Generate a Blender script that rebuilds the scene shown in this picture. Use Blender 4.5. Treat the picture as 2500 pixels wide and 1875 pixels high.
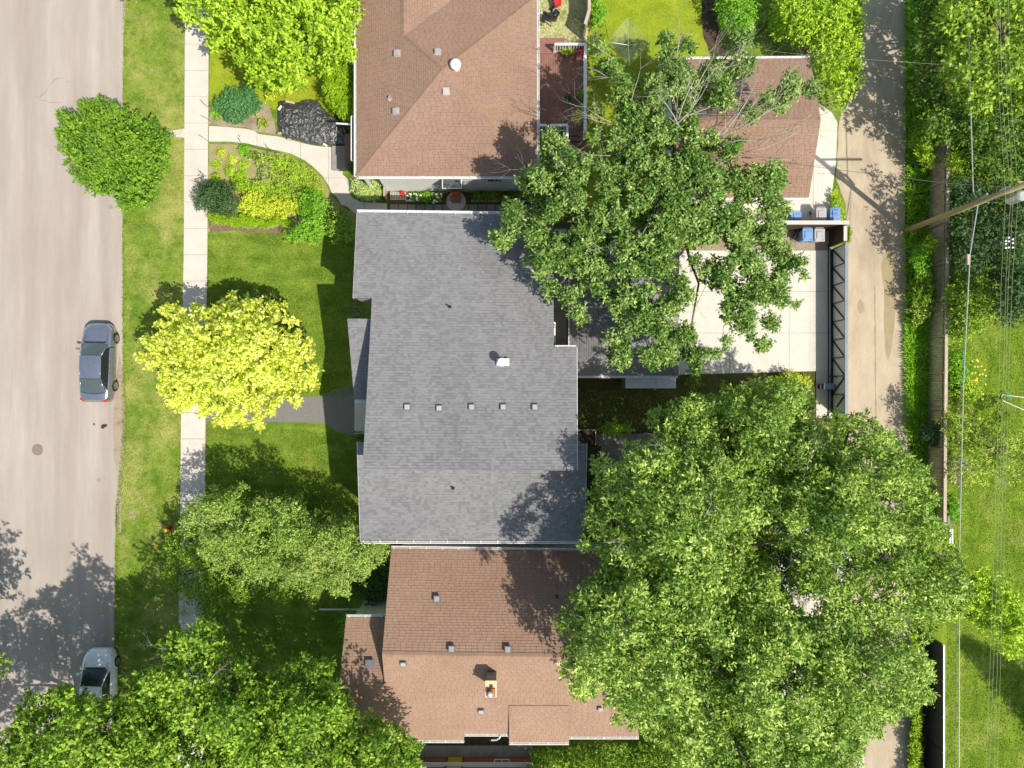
import bpy, math, random
import numpy as np
from mathutils import Vector, noise

random.seed(7)
RNG = np.random.default_rng(7)
scene = bpy.context.scene
for _o in list(bpy.data.objects):
    bpy.data.objects.remove(_o)

# ------------------------------------------------------------------ camera, world, sun, exposure
H = 42.0            # camera height above the ground, metres
S = 41.0            # photograph pixels per metre at ground level
cam_d = bpy.data.cameras.new('camera')
cam = bpy.data.objects.new('camera', cam_d)
scene.collection.objects.link(cam)
cam.location = (0, 0, H)
cam.rotation_euler = (0, 0, 0)
cam_d.sensor_width = 36.0
cam_d.lens = 36.0 * (S * H) / 2500.0
cam_d.clip_end = 500
scene.camera = cam

SUN_EL = math.radians(55.4)
# light travels towards (-0.777, 0.63) on the ground
SUN_TO = Vector((0.777 * math.cos(SUN_EL), -0.63 * math.cos(SUN_EL), math.sin(SUN_EL)))  # towards the sun
world = bpy.data.worlds.new('World')
scene.world = world
world.use_nodes = True
wn = world.node_tree
bg = wn.nodes['Background']
sky = wn.nodes.new('ShaderNodeTexSky')
sky.sky_type = 'NISHITA'
sky.sun_disc = False
sky.sun_elevation = SUN_EL
sky.sun_rotation = math.atan2(SUN_TO.x, SUN_TO.y)
tint = wn.nodes.new('ShaderNodeMix'); tint.data_type = 'RGBA'; tint.blend_type = 'MULTIPLY'
tint.inputs[0].default_value = 1.0; tint.inputs[7].default_value = (1.0, 0.93, 0.80, 1)   # the photograph's warm white balance
wn.links.new(sky.outputs[0], tint.inputs[6]); wn.links.new(tint.outputs[2], bg.inputs[0])
bg.inputs[1].default_value = 0.15
sun_d = bpy.data.lights.new('sun', 'SUN')
sun_d.energy = 4.05
sun_d.angle = math.radians(0.55)
sun_d.color = (1.0, 0.93, 0.82)
sun = bpy.data.objects.new('sun', sun_d)
sun.rotation_euler = SUN_TO.to_track_quat('Z', 'Y').to_euler()
scene.collection.objects.link(sun)
scene.view_settings.view_transform = 'Standard'
scene.view_settings.look = 'None'
scene.view_settings.exposure = 0.42
scene.view_settings.gamma = 1.0
scene.view_settings.use_curve_mapping = False
scene.cycles.max_bounces = 6
scene.cycles.transparent_max_bounces = 8

# ------------------------------------------------------------------ mapping
def W(u, v, z=0.0):
    """photograph pixel at height z -> world point"""
    k = (1.0 - z / H) / S
    return Vector(((u - 1250.0) * k, (937.5 - v) * k, z))
def D(pts):
    return [(x * 1.1302, y * 1.1302) for x, y in pts]

# ------------------------------------------------------------------ materials
MATS = {}
LEAF_GAIN = 1.42
def _nodes(name):
    m = bpy.data.materials.new(name)
    m.use_nodes = True
    nt = m.node_tree
    b = nt.nodes['Principled BSDF']
    return m, nt, b
def _noise(nt, scale, detail=6, rough=0.6, vec=None):
    n = nt.nodes.new('ShaderNodeTexNoise')
    n.inputs['Scale'].default_value = scale
    n.inputs['Detail'].default_value = detail
    n.inputs['Roughness'].default_value = rough
    if vec is not None:
        nt.links.new(vec, n.inputs['Vector'])
    return n
def _ramp(nt, fac, stops):
    r = nt.nodes.new('ShaderNodeValToRGB')
    e = r.color_ramp.elements
    while len(e) < len(stops):
        e.new(0.5)
    for i, (p, c) in enumerate(stops):
        e[i].position = p
        e[i].color = (*c, 1) if len(c) == 3 else c
    nt.links.new(fac, r.inputs[0])
    return r
def _mix(nt, fac, a, b, mode='MIX'):
    m = nt.nodes.new('ShaderNodeMix')
    m.data_type = 'RGBA'
    m.blend_type = mode
    for s, val in ((m.inputs[0], fac), (m.inputs[6], a), (m.inputs[7], b)):
        if isinstance(val, bpy.types.NodeSocket):
            nt.links.new(val, s)
        elif isinstance(val, (int, float)):
            s.default_value = val
        else:
            s.default_value = (*val, 1)
    return m.outputs[2]
def _scaled_pos(nt, sc):
    g = nt.nodes.new('ShaderNodeNewGeometry')
    mp = nt.nodes.new('ShaderNodeMapping')
    mp.inputs['Scale'].default_value = sc
    nt.links.new(g.outputs['Position'], mp.inputs[0])
    return mp.outputs[0]
def surf(name, c1, c2, scale=3.0, rough=0.9, bump=0.3, bscale=40, c3=None, s3=0.4, t3=(0.5, 0.65), stretch=(1, 1, 1), metal=0.0, var=0.0, spec=0.3):
    """weathered surface: two colours mixed by noise, broad patches of a third, fine relief"""
    if name in MATS:
        return MATS[name]
    m, nt, b = _nodes(name)
    pos = _scaled_pos(nt, stretch)
    n = _noise(nt, scale, 8, 0.65, pos)
    r = _ramp(nt, n.outputs[0], [(0.32, c1), (0.68, c2)])
    col = r.outputs[0]
    if c3 is not None:
        n3 = _noise(nt, s3, 9, 0.7, pos)
        r3 = _ramp(nt, n3.outputs[0], [(t3[0], (0, 0, 0)), (t3[1], (1, 1, 1))])
        col = _mix(nt, r3.outputs[0], col, c3)
    if name == 'worn_asphalt':
        vo = nt.nodes.new('ShaderNodeTexVoronoi'); vo.inputs['Scale'].default_value = 0.42
        g2 = nt.nodes.new('ShaderNodeNewGeometry'); nt.links.new(g2.outputs['Position'], vo.inputs['Vector'])
        rs = _ramp(nt, vo.outputs['Distance'], [(0.03, (0.6, 0.6, 0.6)), (0.075, (0, 0, 0))])
        col = _mix(nt, rs.outputs[0], col, (0.23, 0.19, 0.165))
        pw = _scaled_pos(nt, (0.9, 0.02, 1)); nw = _noise(nt, 1.0, 3, 0.5, pw)
        rw = _ramp(nt, nw.outputs[0], [(0.35, (0.93, 0.92, 0.91)), (0.65, (1.07, 1.07, 1.07))])
        col = _mix(nt, 1.0, col, rw.outputs[0], 'MULTIPLY')
    # fine speckle
    g = nt.nodes.new('ShaderNodeNewGeometry')
    nf = _noise(nt, bscale, 3, 0.6, g.outputs['Position'])
    rf = _ramp(nt, nf.outputs[0], [(0.3, (0.86, 0.86, 0.86)), (0.7, (1.12, 1.12, 1.12))])
    col = _mix(nt, 1.0, col, rf.outputs[0], 'MULTIPLY')
    if var > 0:
        at = nt.nodes.new('ShaderNodeAttribute')
        at.attribute_name = 'var'
        rv = _ramp(nt, at.outputs['Fac'], [(0.0, (1 - var,) * 3), (1.0, (1 + var,) * 3)])
        col = _mix(nt, 1.0, col, rv.outputs[0], 'MULTIPLY')
    nt.links.new(col, b.inputs['Base Color'])
    b.inputs['Roughness'].default_value = rough
    b.inputs['Metallic'].default_value = metal
    b.inputs['Specular IOR Level'].default_value = spec
    if bump > 0:
        bp = nt.nodes.new('ShaderNodeBump')
        bp.inputs['Strength'].default_value = bump
        bp.inputs['Distance'].default_value = 0.02
        nt.links.new(nf.outputs[0], bp.inputs['Height'])
        nt.links.new(bp.outputs[0], b.inputs['Normal'])
    MATS[name] = m
    return m
def plain(name, c, rough=0.5, metal=0.0, coat=0.0, spec=0.5, trans=0.0):
    if name in MATS:
        return MATS[name]
    m, nt, b = _nodes(name)
    g = nt.nodes.new('ShaderNodeNewGeometry')
    n = _noise(nt, 6.0, 5, 0.6, g.outputs['Position'])
    r = _ramp(nt, n.outputs[0], [(0.3, tuple(x * 0.9 for x in c)), (0.7, tuple(min(1, x * 1.08) for x in c))])
    nt.links.new(r.outputs[0], b.inputs['Base Color'])
    b.inputs['Roughness'].default_value = rough
    b.inputs['Metallic'].default_value = metal
    b.inputs['Coat Weight'].default_value = coat
    b.inputs['Specular IOR Level'].default_value = spec
    MATS[name] = m
    return m
def leafmat(name, c1, c2, c3, trans=0.16, patch=None):
    """leaves: colour runs by a per-leaf value, light passes through in part"""
    if name in MATS:
        return MATS[name]
    m, nt, b = _nodes(name)
    kf = LEAF_GAIN
    c1, c2, c3 = [tuple(min(.93, q * kf) for q in c) for c in (c1, c2, c3)]
    if patch: patch = tuple(min(.93, q * kf) for q in patch)
    at = nt.nodes.new('ShaderNodeAttribute')
    at.attribute_name = 'var'
    r = _ramp(nt, at.outputs['Fac'], [(0.0, c1), (0.45, c2), (1.0, c3)])
    col = r.outputs[0]
    if patch:
        g = nt.nodes.new('ShaderNodeNewGeometry')
        n = _noise(nt, 0.45, 3, 0.5, g.outputs['Position'])
        rr = _ramp(nt, n.outputs[0], [(0.45, (0, 0, 0)), (0.62, (0.55, 0.55, 0.55))])
        col = _mix(nt, rr.outputs[0], col, patch)
    nt.links.new(col, b.inputs['Base Color'])
    b.inputs['Roughness'].default_value = 0.55
    b.inputs['Specular IOR Level'].default_value = 0.2
    tr = nt.nodes.new('ShaderNodeBsdfTranslucent')
    tc = _mix(nt, 1.0, col, (1.25, 1.35, 0.55), 'MULTIPLY')
    nt.links.new(tc, tr.inputs[0])
    mx = nt.nodes.new('ShaderNodeMixShader')
    mx.inputs[0].default_value = trans
    nt.links.new(b.outputs[0], mx.inputs[1])
    nt.links.new(tr.outputs[0], mx.inputs[2])
    nt.links.new(mx.outputs[0], nt.nodes['Material Output'].inputs[0])
    MATS[name] = m
    return m
def lawnmat(name, ca, cb, cc, stripe=None, cd=None, s=0.35, t=(0.5, 0.68)):
    if name in MATS:
        return MATS[name]
    m, nt, b = _nodes(name)
    g = nt.nodes.new('ShaderNodeNewGeometry')
    P = g.outputs['Position']
    n1 = _noise(nt, 1.1, 9, 0.72, P)
    col = _ramp(nt, n1.outputs[0], [(0.36, ca), (0.62, cb)]).outputs[0]
    n2 = _noise(nt, s, 10, 0.75, P)
    f2 = _ramp(nt, n2.outputs[0], [(t[0], (0, 0, 0)), (t[1], (1, 1, 1))]).outputs[0]
    col = _mix(nt, f2, col, cc)
    if cd is not None:
        n4 = _noise(nt, 2.4, 6, 0.8, P)
        f4 = _ramp(nt, n4.outputs[0], [(0.58, (0, 0, 0)), (0.7, (0.8, 0.8, 0.8))]).outputs[0]
        col = _mix(nt, f4, col, cd)
    if stripe:
        ps = _scaled_pos(nt, stripe)
        n5 = _noise(nt, 1.0, 5, 0.6, ps)
        f5 = _ramp(nt, n5.outputs[0], [(0.35, (0.78, 0.8, 0.75)), (0.65, (1.2, 1.16, 1.2))]).outputs[0]
        col = _mix(nt, 1.0, col, f5, 'MULTIPLY')
    n3 = _noise(nt, 22, 5, 0.7, P)
    f3 = _ramp(nt, n3.outputs[0], [(0.3, (0.6, 0.62, 0.6)), (0.7, (1.35, 1.3, 1.3))]).outputs[0]
    col = _mix(nt, 1.0, col, f3, 'MULTIPLY')
    nt.links.new(col, b.inputs['Base Color'])
    b.inputs['Roughness'].default_value = 0.95
    b.inputs['Specular IOR Level'].default_value = 0.1
    bp = nt.nodes.new('ShaderNodeBump')
    bp.inputs['Strength'].default_value = 0.8
    bp.inputs['Distance'].default_value = 0.04
    nt.links.new(n3.outputs[0], bp.inputs['Height'])
    nt.links.new(bp.outputs[0], b.inputs['Normal'])
    MATS[name] = m
    return m

M_ROAD = surf('worn_asphalt', (0.36, 0.315, 0.275), (0.44, 0.39, 0.345), 1.3, 0.9, 0.35, 60, c3=(0.335, 0.285, 0.248), s3=0.28, t3=(0.45, 0.68), stretch=(1.0, 0.14, 1))
M_WALK = surf('pale_concrete', (0.56, 0.51, 0.45), (0.63, 0.58, 0.52), 1.5, 0.85, 0.25, 50, c3=(0.5, 0.45, 0.4), s3=0.6, t3=(0.55, 0.8))
M_PAD = surf('clean_concrete', (0.6, 0.56, 0.49), (0.66, 0.62, 0.545), 1.2, 0.8, 0.2, 50, c3=(0.5, 0.455, 0.39), s3=0.35, t3=(0.55, 0.8))
M_LANE = surf('lane_gravel', (0.42, 0.345, 0.255), (0.52, 0.435, 0.325), 1.6, 0.95, 0.6, 30, c3=(0.33, 0.265, 0.19), s3=0.3, t3=(0.47, 0.66), stretch=(1, 0.3, 1))
M_DIRT = surf('dry_dirt', (0.30, 0.24, 0.175), (0.40, 0.33, 0.25), 3, 0.98, 0.9, 22, c3=(0.2, 0.15, 0.1), s3=1.5, t3=(0.5, 0.68))
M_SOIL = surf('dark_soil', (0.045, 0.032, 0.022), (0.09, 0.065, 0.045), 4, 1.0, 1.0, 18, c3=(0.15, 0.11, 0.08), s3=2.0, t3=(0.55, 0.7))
M_BROWNSOIL = surf('bark_mulch', (0.15, 0.1, 0.07), (0.24, 0.17, 0.12), 5, 1.0, 1.0, 20)
M_GRAYPATH = surf('grey_crushed_stone', (0.17, 0.165, 0.16), (0.215, 0.21, 0.205), 9, 0.95, 0.7, 55)
M_DARKCONC = surf('old_concrete', (0.26, 0.24, 0.21), (0.34, 0.315, 0.28), 2, 0.9, 0.5, 40, c3=(0.18, 0.17, 0.14), s3=0.8, t3=(0.5, 0.7))
M_LAWN = lawnmat('front_lawn', (0.08, 0.16, 0.014), (0.15, 0.25, 0.026), (0.24, 0.31, 0.05), stripe=(0.25, 1.9, 1), cd=(0.3, 0.28, 0.1), s=0.5, t=(0.46, 0.66))
M_BLVD = lawnmat('boulevard_grass', (0.085, 0.165, 0.018), (0.2, 0.3, 0.035), (0.36, 0.36, 0.11), cd=(0.38, 0.32, 0.16), s=0.42, t=(0.46, 0.62))
M_BLVD2 = lawnmat('trodden_grass', (0.26, 0.24, 0.11), (0.34, 0.31, 0.18), (0.36, 0.32, 0.2))
M_LIME = lawnmat('bright_lawn', (0.19, 0.26, 0.015), (0.3, 0.37, 0.025), (0.33, 0.36, 0.04), s=0.6)
M_PARK = lawnmat('park_lawn', (0.09, 0.175, 0.013), (0.18, 0.275, 0.02), (0.29, 0.33, 0.08), stripe=(2.2, 0.35, 1), s=0.5)
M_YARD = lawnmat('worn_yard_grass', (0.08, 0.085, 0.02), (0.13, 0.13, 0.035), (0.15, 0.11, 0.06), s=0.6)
M_BED = lawnmat('thin_bed_grass', (0.28, 0.26, 0.10), (0.36, 0.33, 0.17), (0.42, 0.35, 0.24), cd=(0.2, 0.25, 0.05), s=0.8)
M_SAND = lawnmat('weedy_sand', (0.46, 0.40, 0.27), (0.56, 0.49, 0.36), (0.25, 0.3, 0.07), s=1.1, t=(0.52, 0.6))
M_SHG = surf('grey_shingle', (0.2, 0.199, 0.204), (0.222, 0.221, 0.227), 0.8, 0.95, 0.5, 90, c3=(0.185, 0.184, 0.19), s3=0.25, t3=(0.5, 0.62), var=0.17)
M_SHR = surf('terracotta_brown_shingle', (0.272, 0.172, 0.122), (0.308, 0.2, 0.146), 0.5, 0.95, 0.5, 90, var=0.17)
M_SHR2 = surf('tan_brown_shingle', (0.30, 0.192, 0.135), (0.345, 0.225, 0.162), 0.5, 0.95, 0.5, 90, var=0.17)
M_DECKG = surf('roof_underlay', (0.05, 0.05, 0.05), (0.08, 0.08, 0.08))
M_WHITE = surf('white_painted_metal', (0.76, 0.75, 0.72), (0.82, 0.81, 0.78), 3, 0.5, 0.05, 30)
M_STUCCO = surf('white_stucco', (0.8, 0.79, 0.76), (0.85, 0.84, 0.81), 2, 0.9, 0.5, 70)
M_GREYWALL = surf('grey_siding', (0.3, 0.3, 0.3), (0.35, 0.35, 0.35), 2, 0.8, 0.2, 30)
M_BRICK = surf('red_brick', (0.30, 0.09, 0.055), (0.38, 0.13, 0.08), 5, 0.9, 0.5, 30)
M_DARKWOOD = surf('dark_stained_wood', (0.045, 0.033, 0.024), (0.075, 0.055, 0.04), 3, 0.8, 0.4, 25, stretch=(1, 6, 1))
M_WOOD = surf('weathered_wood', (0.3, 0.23, 0.175), (0.52, 0.43, 0.335), 7, 0.9, 0.4, 25, stretch=(1, 1, 0.2))
M_WOODTOP = surf('bleached_wood_rail', (0.42, 0.35, 0.27), (0.52, 0.45, 0.36), 3, 0.9, 0.4, 25)
M_PINE = surf('raw_pine', (0.5, 0.38, 0.24), (0.6, 0.46, 0.3), 4, 0.8, 0.3, 25)
M_DECK = surf('red_brown_deck_board', (0.22, 0.11, 0.085), (0.29, 0.15, 0.115), 3, 0.8, 0.3, 30, stretch=(3, 0.6, 1))
M_DECKGREY = surf('grey_deck_board', (0.2, 0.185, 0.17), (0.27, 0.25, 0.23), 3, 0.8, 0.3, 30)
M_BARK = surf('grey_brown_bark', (0.14, 0.11, 0.08), (0.25, 0.2, 0.15), 6, 0.95, 0.9, 25)
M_TWIG = surf('bare_grey_twig', (0.33, 0.3, 0.24), (0.45, 0.41, 0.34), 6, 0.9, 0.2, 25)
M_POLE = surf('treated_pole_wood', (0.33, 0.27, 0.13), (0.42, 0.35, 0.18), 3, 0.8, 0.5, 20, stretch=(4, 4, 0.3))
M_BLACK = plain('black_plastic', (0.02, 0.02, 0.022), 0.35)
M_DARKSTEEL = plain('black_painted_steel', (0.015, 0.017, 0.02), 0.4)
M_SHEET = surf('pale_grey_sheet', (0.62, 0.63, 0.62), (0.68, 0.69, 0.68), 2, 0.6, 0.05, 20)
M_BLUEG = surf('blue_grey_steel', (0.22, 0.26, 0.31), (0.26, 0.31, 0.36), 2, 0.5, 0.05, 20)
M_GALV = plain('galvanised_metal', (0.55, 0.56, 0.57), 0.35, 0.6)
M_VENT = surf('grey_vent_metal', (0.16, 0.16, 0.165), (0.2, 0.2, 0.205), 3, 0.6, 0.05, 30)
M_VENTL = surf('pinkish_vent_cap', (0.4, 0.36, 0.35), (0.46, 0.42, 0.41), 3, 0.6, 0.05, 30)
M_BINB = surf('blue_bin_plastic', (0.16, 0.29, 0.55), (0.2, 0.34, 0.6), 3, 0.45, 0.05, 30)
M_BING = surf('grey_bin_plastic', (0.38, 0.38, 0.38), (0.44, 0.44, 0.43), 3, 0.5, 0.05, 30)
M_RED = plain('red_paint', (0.5, 0.02, 0.02), 0.4)
M_YEL = plain('yellow_paint', (0.75, 0.5, 0.03), 0.4)
M_OCHRE = plain('ochre_door_paint', (0.55, 0.33, 0.02), 0.4)
M_TERRA = plain('terracotta_clay', (0.4, 0.13, 0.04), 0.7)
M_CREAM = surf('cream_mortar', (0.6, 0.48, 0.28), (0.68, 0.56, 0.34), 4, 0.9, 0.4, 30)
M_RUBBER = plain('tyre_rubber', (0.025, 0.024, 0.022), 0.8)
M_GLASS = plain('dark_window_glass', (0.02, 0.026, 0.026), 0.06, 0.0, 0.0, 0.8)
M_GLASSG = plain('green_tinted_glass', (0.07, 0.1, 0.095), 0.08, 0.0, 0.0, 0.9)
M_PANE = plain('window_pane', (0.10, 0.12, 0.12), 0.08, 0, 0, 0.9)
M_TEAL = plain('teal_plastic', (0.03, 0.45, 0.36), 0.4)
M_WIRE = plain('bright_wire', (0.55, 0.56, 0.5), 0.4, 0.4)
M_WIRED = plain('dark_cable', (0.10, 0.11, 0.11), 0.6)
M_PETALW = plain('white_petals', (0.8, 0.8, 0.75), 0.6)
M_PETALY = plain('yellow_petals', (0.75, 0.55, 0.03), 0.6)

# ------------------------------------------------------------------ object helpers
OFF = {}
COL = scene.collection
def tag(o, label=None, cat=None, group=None, kind=None):
    if label: o['label'] = label
    if cat: o['category'] = cat
    if group: o['group'] = group
    if kind: o['kind'] = kind
    return o
def empty(name, loc, label=None, cat=None, group=None, kind=None):
    o = bpy.data.objects.new(name, None)
    COL.objects.link(o)
    o.location = loc
    o.empty_display_size = 0.2
    OFF[o.name] = Vector(loc)
    return tag(o, label, cat, group, kind)
def link_mesh(name, me, parent=None):
    o = bpy.data.objects.new(name, me)
    COL.objects.link(o)
    if parent is not None:
        o.parent = parent
        OFF[o.name] = OFF[parent.name].copy()
    else:
        OFF[o.name] = Vector((0, 0, 0))
    return o
class MB:
    def __init__(self):
        self.v = []; self.f = []; self.m = []; self.a = []
    def quad(self, pts, mi=0, a=0.5):
        i = len(self.v)
        self.v += [tuple(p) for p in pts]
        self.a += [a] * len(pts)
        self.f.append(tuple(range(i, i + len(pts))))
        self.m.append(mi)
        return self
    def hexa(self, b, t, mi=0, a=0.5):
        """bottom ring and top ring of equal length, counter-clockwise from above"""
        n = len(b); i = len(self.v)
        self.v += [tuple(p) for p in b] + [tuple(p) for p in t]
        self.a += [a] * (2 * n)
        self.f.append(tuple(range(i + n - 1, i - 1, -1))); self.m.append(mi)
        self.f.append(tuple(range(i + n, i + 2 * n))); self.m.append(mi)
        for k in range(n):
            j = (k + 1) % n
            self.f.append((i + k, i + j, i + n + j, i + n + k)); self.m.append(mi)
        return self
    def box(self, c, s, rz=0.0, mi=0, a=0.5, taper=1.0):
        cx, cy, cz = c; sx, sy, sz = s[0] / 2, s[1] / 2, s[2] / 2
        co, si = math.cos(rz), math.sin(rz)
        def R(x, y, z): return (cx + x * co - y * si, cy + x * si + y * co, cz + z)
        q = [(-1, -1), (1, -1), (1, 1), (-1, 1)]
        return self.hexa([R(x * sx, y * sy, -sz) for x, y in q], [R(x * sx * taper, y * sy * taper, sz) for x, y in q], mi, a)
    def beam(self, p0, p1, w, h, mi=0, a=0.5):
        """box section along p0-p1; w across, h upward"""
        p0, p1 = Vector(p0), Vector(p1)
        d = (p1 - p0).normalized()
        up = Vector((0, 0, 1)) if abs(d.z) < 0.95 else Vector((1, 0, 0))
        s = d.cross(up).normalized(); u = s.cross(d).normalized()
        q = [(-1, -1), (1, -1), (1, 1), (-1, 1)]
        return self.hexa([p0 + s * (w / 2 * x) + u * (h / 2 * y) for x, y in q], [p1 + s * (w / 2 * x) + u * (h / 2 * y) for x, y in q], mi, a)
    def tube(self, pts, rad, n=6, mi=0, a=0.5, cap=True):
        pts = [Vector(p) for p in pts]
        if not hasattr(rad, '__len__'): rad = [rad] * len(pts)
        rings = []; prev = None
        for k, p in enumerate(pts):
            d = (pts[min(k + 1, len(pts) - 1)] - pts[max(k - 1, 0)]).normalized()
            if prev is None:
                up = Vector((0, 0, 1)) if abs(d.z) < 0.9 else Vector((1, 0, 0))
                s = d.cross(up).normalized()
            else:
                s = (prev - d * prev.dot(d)).normalized()
            prev = s; u = d.cross(s)
            i = len(self.v)
            for j in range(n):
                t = 2 * math.pi * j / n
                self.v.append(tuple(p + (s * math.cos(t) + u * math.sin(t)) * rad[k])); self.a.append(a)
            rings.append(i)
        for k in range(len(rings) - 1):
            for j in range(n):
                j2 = (j + 1) % n
                self.f.append((rings[k] + j, rings[k] + j2, rings[k + 1] + j2, rings[k + 1] + j)); self.m.append(mi)
        if cap:
            self.f.append(tuple(rings[0] + j for j in range(n - 1, -1, -1))); self.m.append(mi)
            self.f.append(tuple(rings[-1] + j for j in range(n))); self.m.append(mi)
        return self
    def lathe(self, c, prof, n=16, mi=0, a=0.5):
        """profile of (radius, height) turned round the vertical through c"""
        c = Vector(c); rings = []
        for r, z in prof:
            i = len(self.v)
            for j in range(n):
                t = 2 * math.pi * j / n
                self.v.append((c.x + r * math.cos(t), c.y + r * math.sin(t), c.z + z)); self.a.append(a)
            rings.append(i)
        for k in range(len(rings) - 1):
            for j in range(n):
                j2 = (j + 1) % n
                self.f.append((rings[k] + j, rings[k] + j2, rings[k + 1] + j2, rings[k + 1] + j)); self.m.append(mi)
        self.f.append(tuple(rings[0] + j for j in range(n - 1, -1, -1))); self.m.append(mi)
        self.f.append(tuple(rings[-1] + j for j in range(n))); self.m.append(mi)
        return self
    def sheet(self, pts, z, mi=0):
        return self.quad([(p[0], p[1], z) for p in pts], mi)
    def mesh(self, name, mats, off):
        me = bpy.data.meshes.new(name)
        me.from_pydata([(x - off.x, y - off.y, z - off.z) for x, y, z in self.v], [], self.f)
        if not isinstance(mats, (list, tuple)): mats = [mats]
        for m in mats: me.materials.append(m)
        if len(mats) > 1: me.polygons.foreach_set('material_index', self.m)
        at = me.attributes.new('var', 'FLOAT', 'POINT')
        at.data.foreach_set('value', self.a)
        me.update()
        return me
    def build(self, name, mats, parent=None, smooth=False, bevel=0.0, label=None, cat=None, group=None, kind=None, base=None):
        if parent is None:
            off = Vector(base) if base is not None else Vector((0, 0, 0))
        else:
            off = OFF[parent.name]
        me = self.mesh(name, mats, off)
        if smooth:
            me.polygons.foreach_set('use_smooth', [True] * len(me.polygons))
        o = link_mesh(name, me, parent)
        if parent is None:
            o.location = off; OFF[o.name] = off
        if bevel > 0:
            b = o.modifiers.new('bevel', 'BEVEL'); b.width = bevel; b.segments = 2; b.limit_method = 'ANGLE'
        return tag(o, label, cat, group, kind)

def wob(pts, step=0.35, amp=0.05, closed=True, seed=0):
    """break straight borders into slightly uneven ones"""
    out = []; n = len(pts)
    for i in range(n):
        a = Vector(pts[i]); b = Vector(pts[(i + 1) % n])
        L = (b - a).length; k = max(1, min(160, int(L / step)))
        d = (b - a) / max(L, 1e-6); nn = Vector((-d.y, d.x))
        for j in range(k):
            p = a + (b - a) * (j / k)
            w = noise.noise(Vector((p.x * 2.1, p.y * 2.1, seed))) * amp * 1.4 + noise.noise(Vector((p.x * 7, p.y * 7, seed + 5))) * amp * 0.7
            out.append((p.x + nn.x * w, p.y + nn.y * w))
    return out
ZL = [0.0]
def ground_sheet(name, px, mat, z, amp=0.0, seed=0, kind='structure', step=0.35, parent=None, **kw):
    pts = [W(u, v).xy for u, v in px]
    if amp > 0: pts = wob([tuple(p) for p in pts], step, amp, seed=seed)
    area = sum(pts[i][0] * pts[(i + 1) % len(pts)][1] - pts[(i + 1) % len(pts)][0] * pts[i][1] for i in range(len(pts)))
    if area < 0: pts = pts[::-1]
    return MB().sheet(pts, z).build(name, mat, parent, kind=kind, **kw)
def pip(poly, xs, ys):
    """points inside polygon, vectorised"""
    ins = np.zeros(len(xs), bool); n = len(poly)
    for i in range(n):
        x1, y1 = poly[i]; x2, y2 = poly[(i + 1) % n]
        c = ((y1 > ys) != (y2 > ys)) & (xs < (x2 - x1) * (ys - y1) / ((y2 - y1) if y2 != y1 else 1e-9) + x1)
        ins ^= c
    return ins
def pdist(poly, xs, ys):
    d = np.full(len(xs), 1e9); n = len(poly)
    for i in range(n):
        x1, y1 = poly[i]; x2, y2 = poly[(i + 1) % n]
        dx, dy = x2 - x1, y2 - y1
        t = np.clip(((xs - x1) * dx + (ys - y1) * dy) / (dx * dx + dy * dy + 1e-9), 0, 1)
        d = np.minimum(d, np.hypot(xs - x1 - t * dx, ys - y1 - t * dy))
    return d
def unproj(u, v, z):
    k = (1 - z / H) / S
    return np.stack([(u - 1250) * k, (937.5 - v) * k, z], 1)

# ------------------------------------------------------------------ foliage
def leaf_mesh(name, P, A, N, L, Wd, var, mat, parent):
    """one folded leaf per row: base P, axis A, normal N, length L, width Wd"""
    n = len(P)
    Sd = np.cross(A, N); Sd /= np.linalg.norm(Sd, axis=1, keepdims=True) + 1e-9
    N2 = np.cross(Sd, A)
    L = L[:, None]; Wd = Wd[:, None]
    V = np.empty((n, 4, 3), np.float32)
    V[:, 0] = P
    V[:, 1] = P + A * L * 0.5 + Sd * Wd * 0.5 + N2 * Wd * 0.10
    V[:, 2] = P + A * L - N2 * L * 0.12
    V[:, 3] = P + A * L * 0.45 - Sd * Wd * 0.5 + N2 * Wd * 0.10
    off = OFF[parent.name] if parent is not None else Vector((0, 0, 0))
    V -= np.array(off, np.float32)
    me = bpy.data.meshes.new(name)
    me.vertices.add(n * 4); me.loops.add(n * 4); me.polygons.add(n)
    me.vertices.foreach_set('co', V.ravel())
    me.loops.foreach_set('vertex_index', np.arange(n * 4, dtype=np.int32))
    me.polygons.foreach_set('loop_start', np.arange(0, n * 4, 4, dtype=np.int32))
    me.polygons.foreach_set('loop_total', np.full(n, 4, np.int32))
    at = me.attributes.new('var', 'FLOAT', 'POINT')
    at.data.foreach_set('value', np.repeat(np.clip(var, 0, 1), 4).astype(np.float32))
    me.materials.append(mat)
    me.update(calc_edges=True)
    return link_mesh(name, me, parent)
def unit(a):
    return a / (np.linalg.norm(a, axis=1, keepdims=True) + 1e-9)
LEAFCOUNT = [0]
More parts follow.
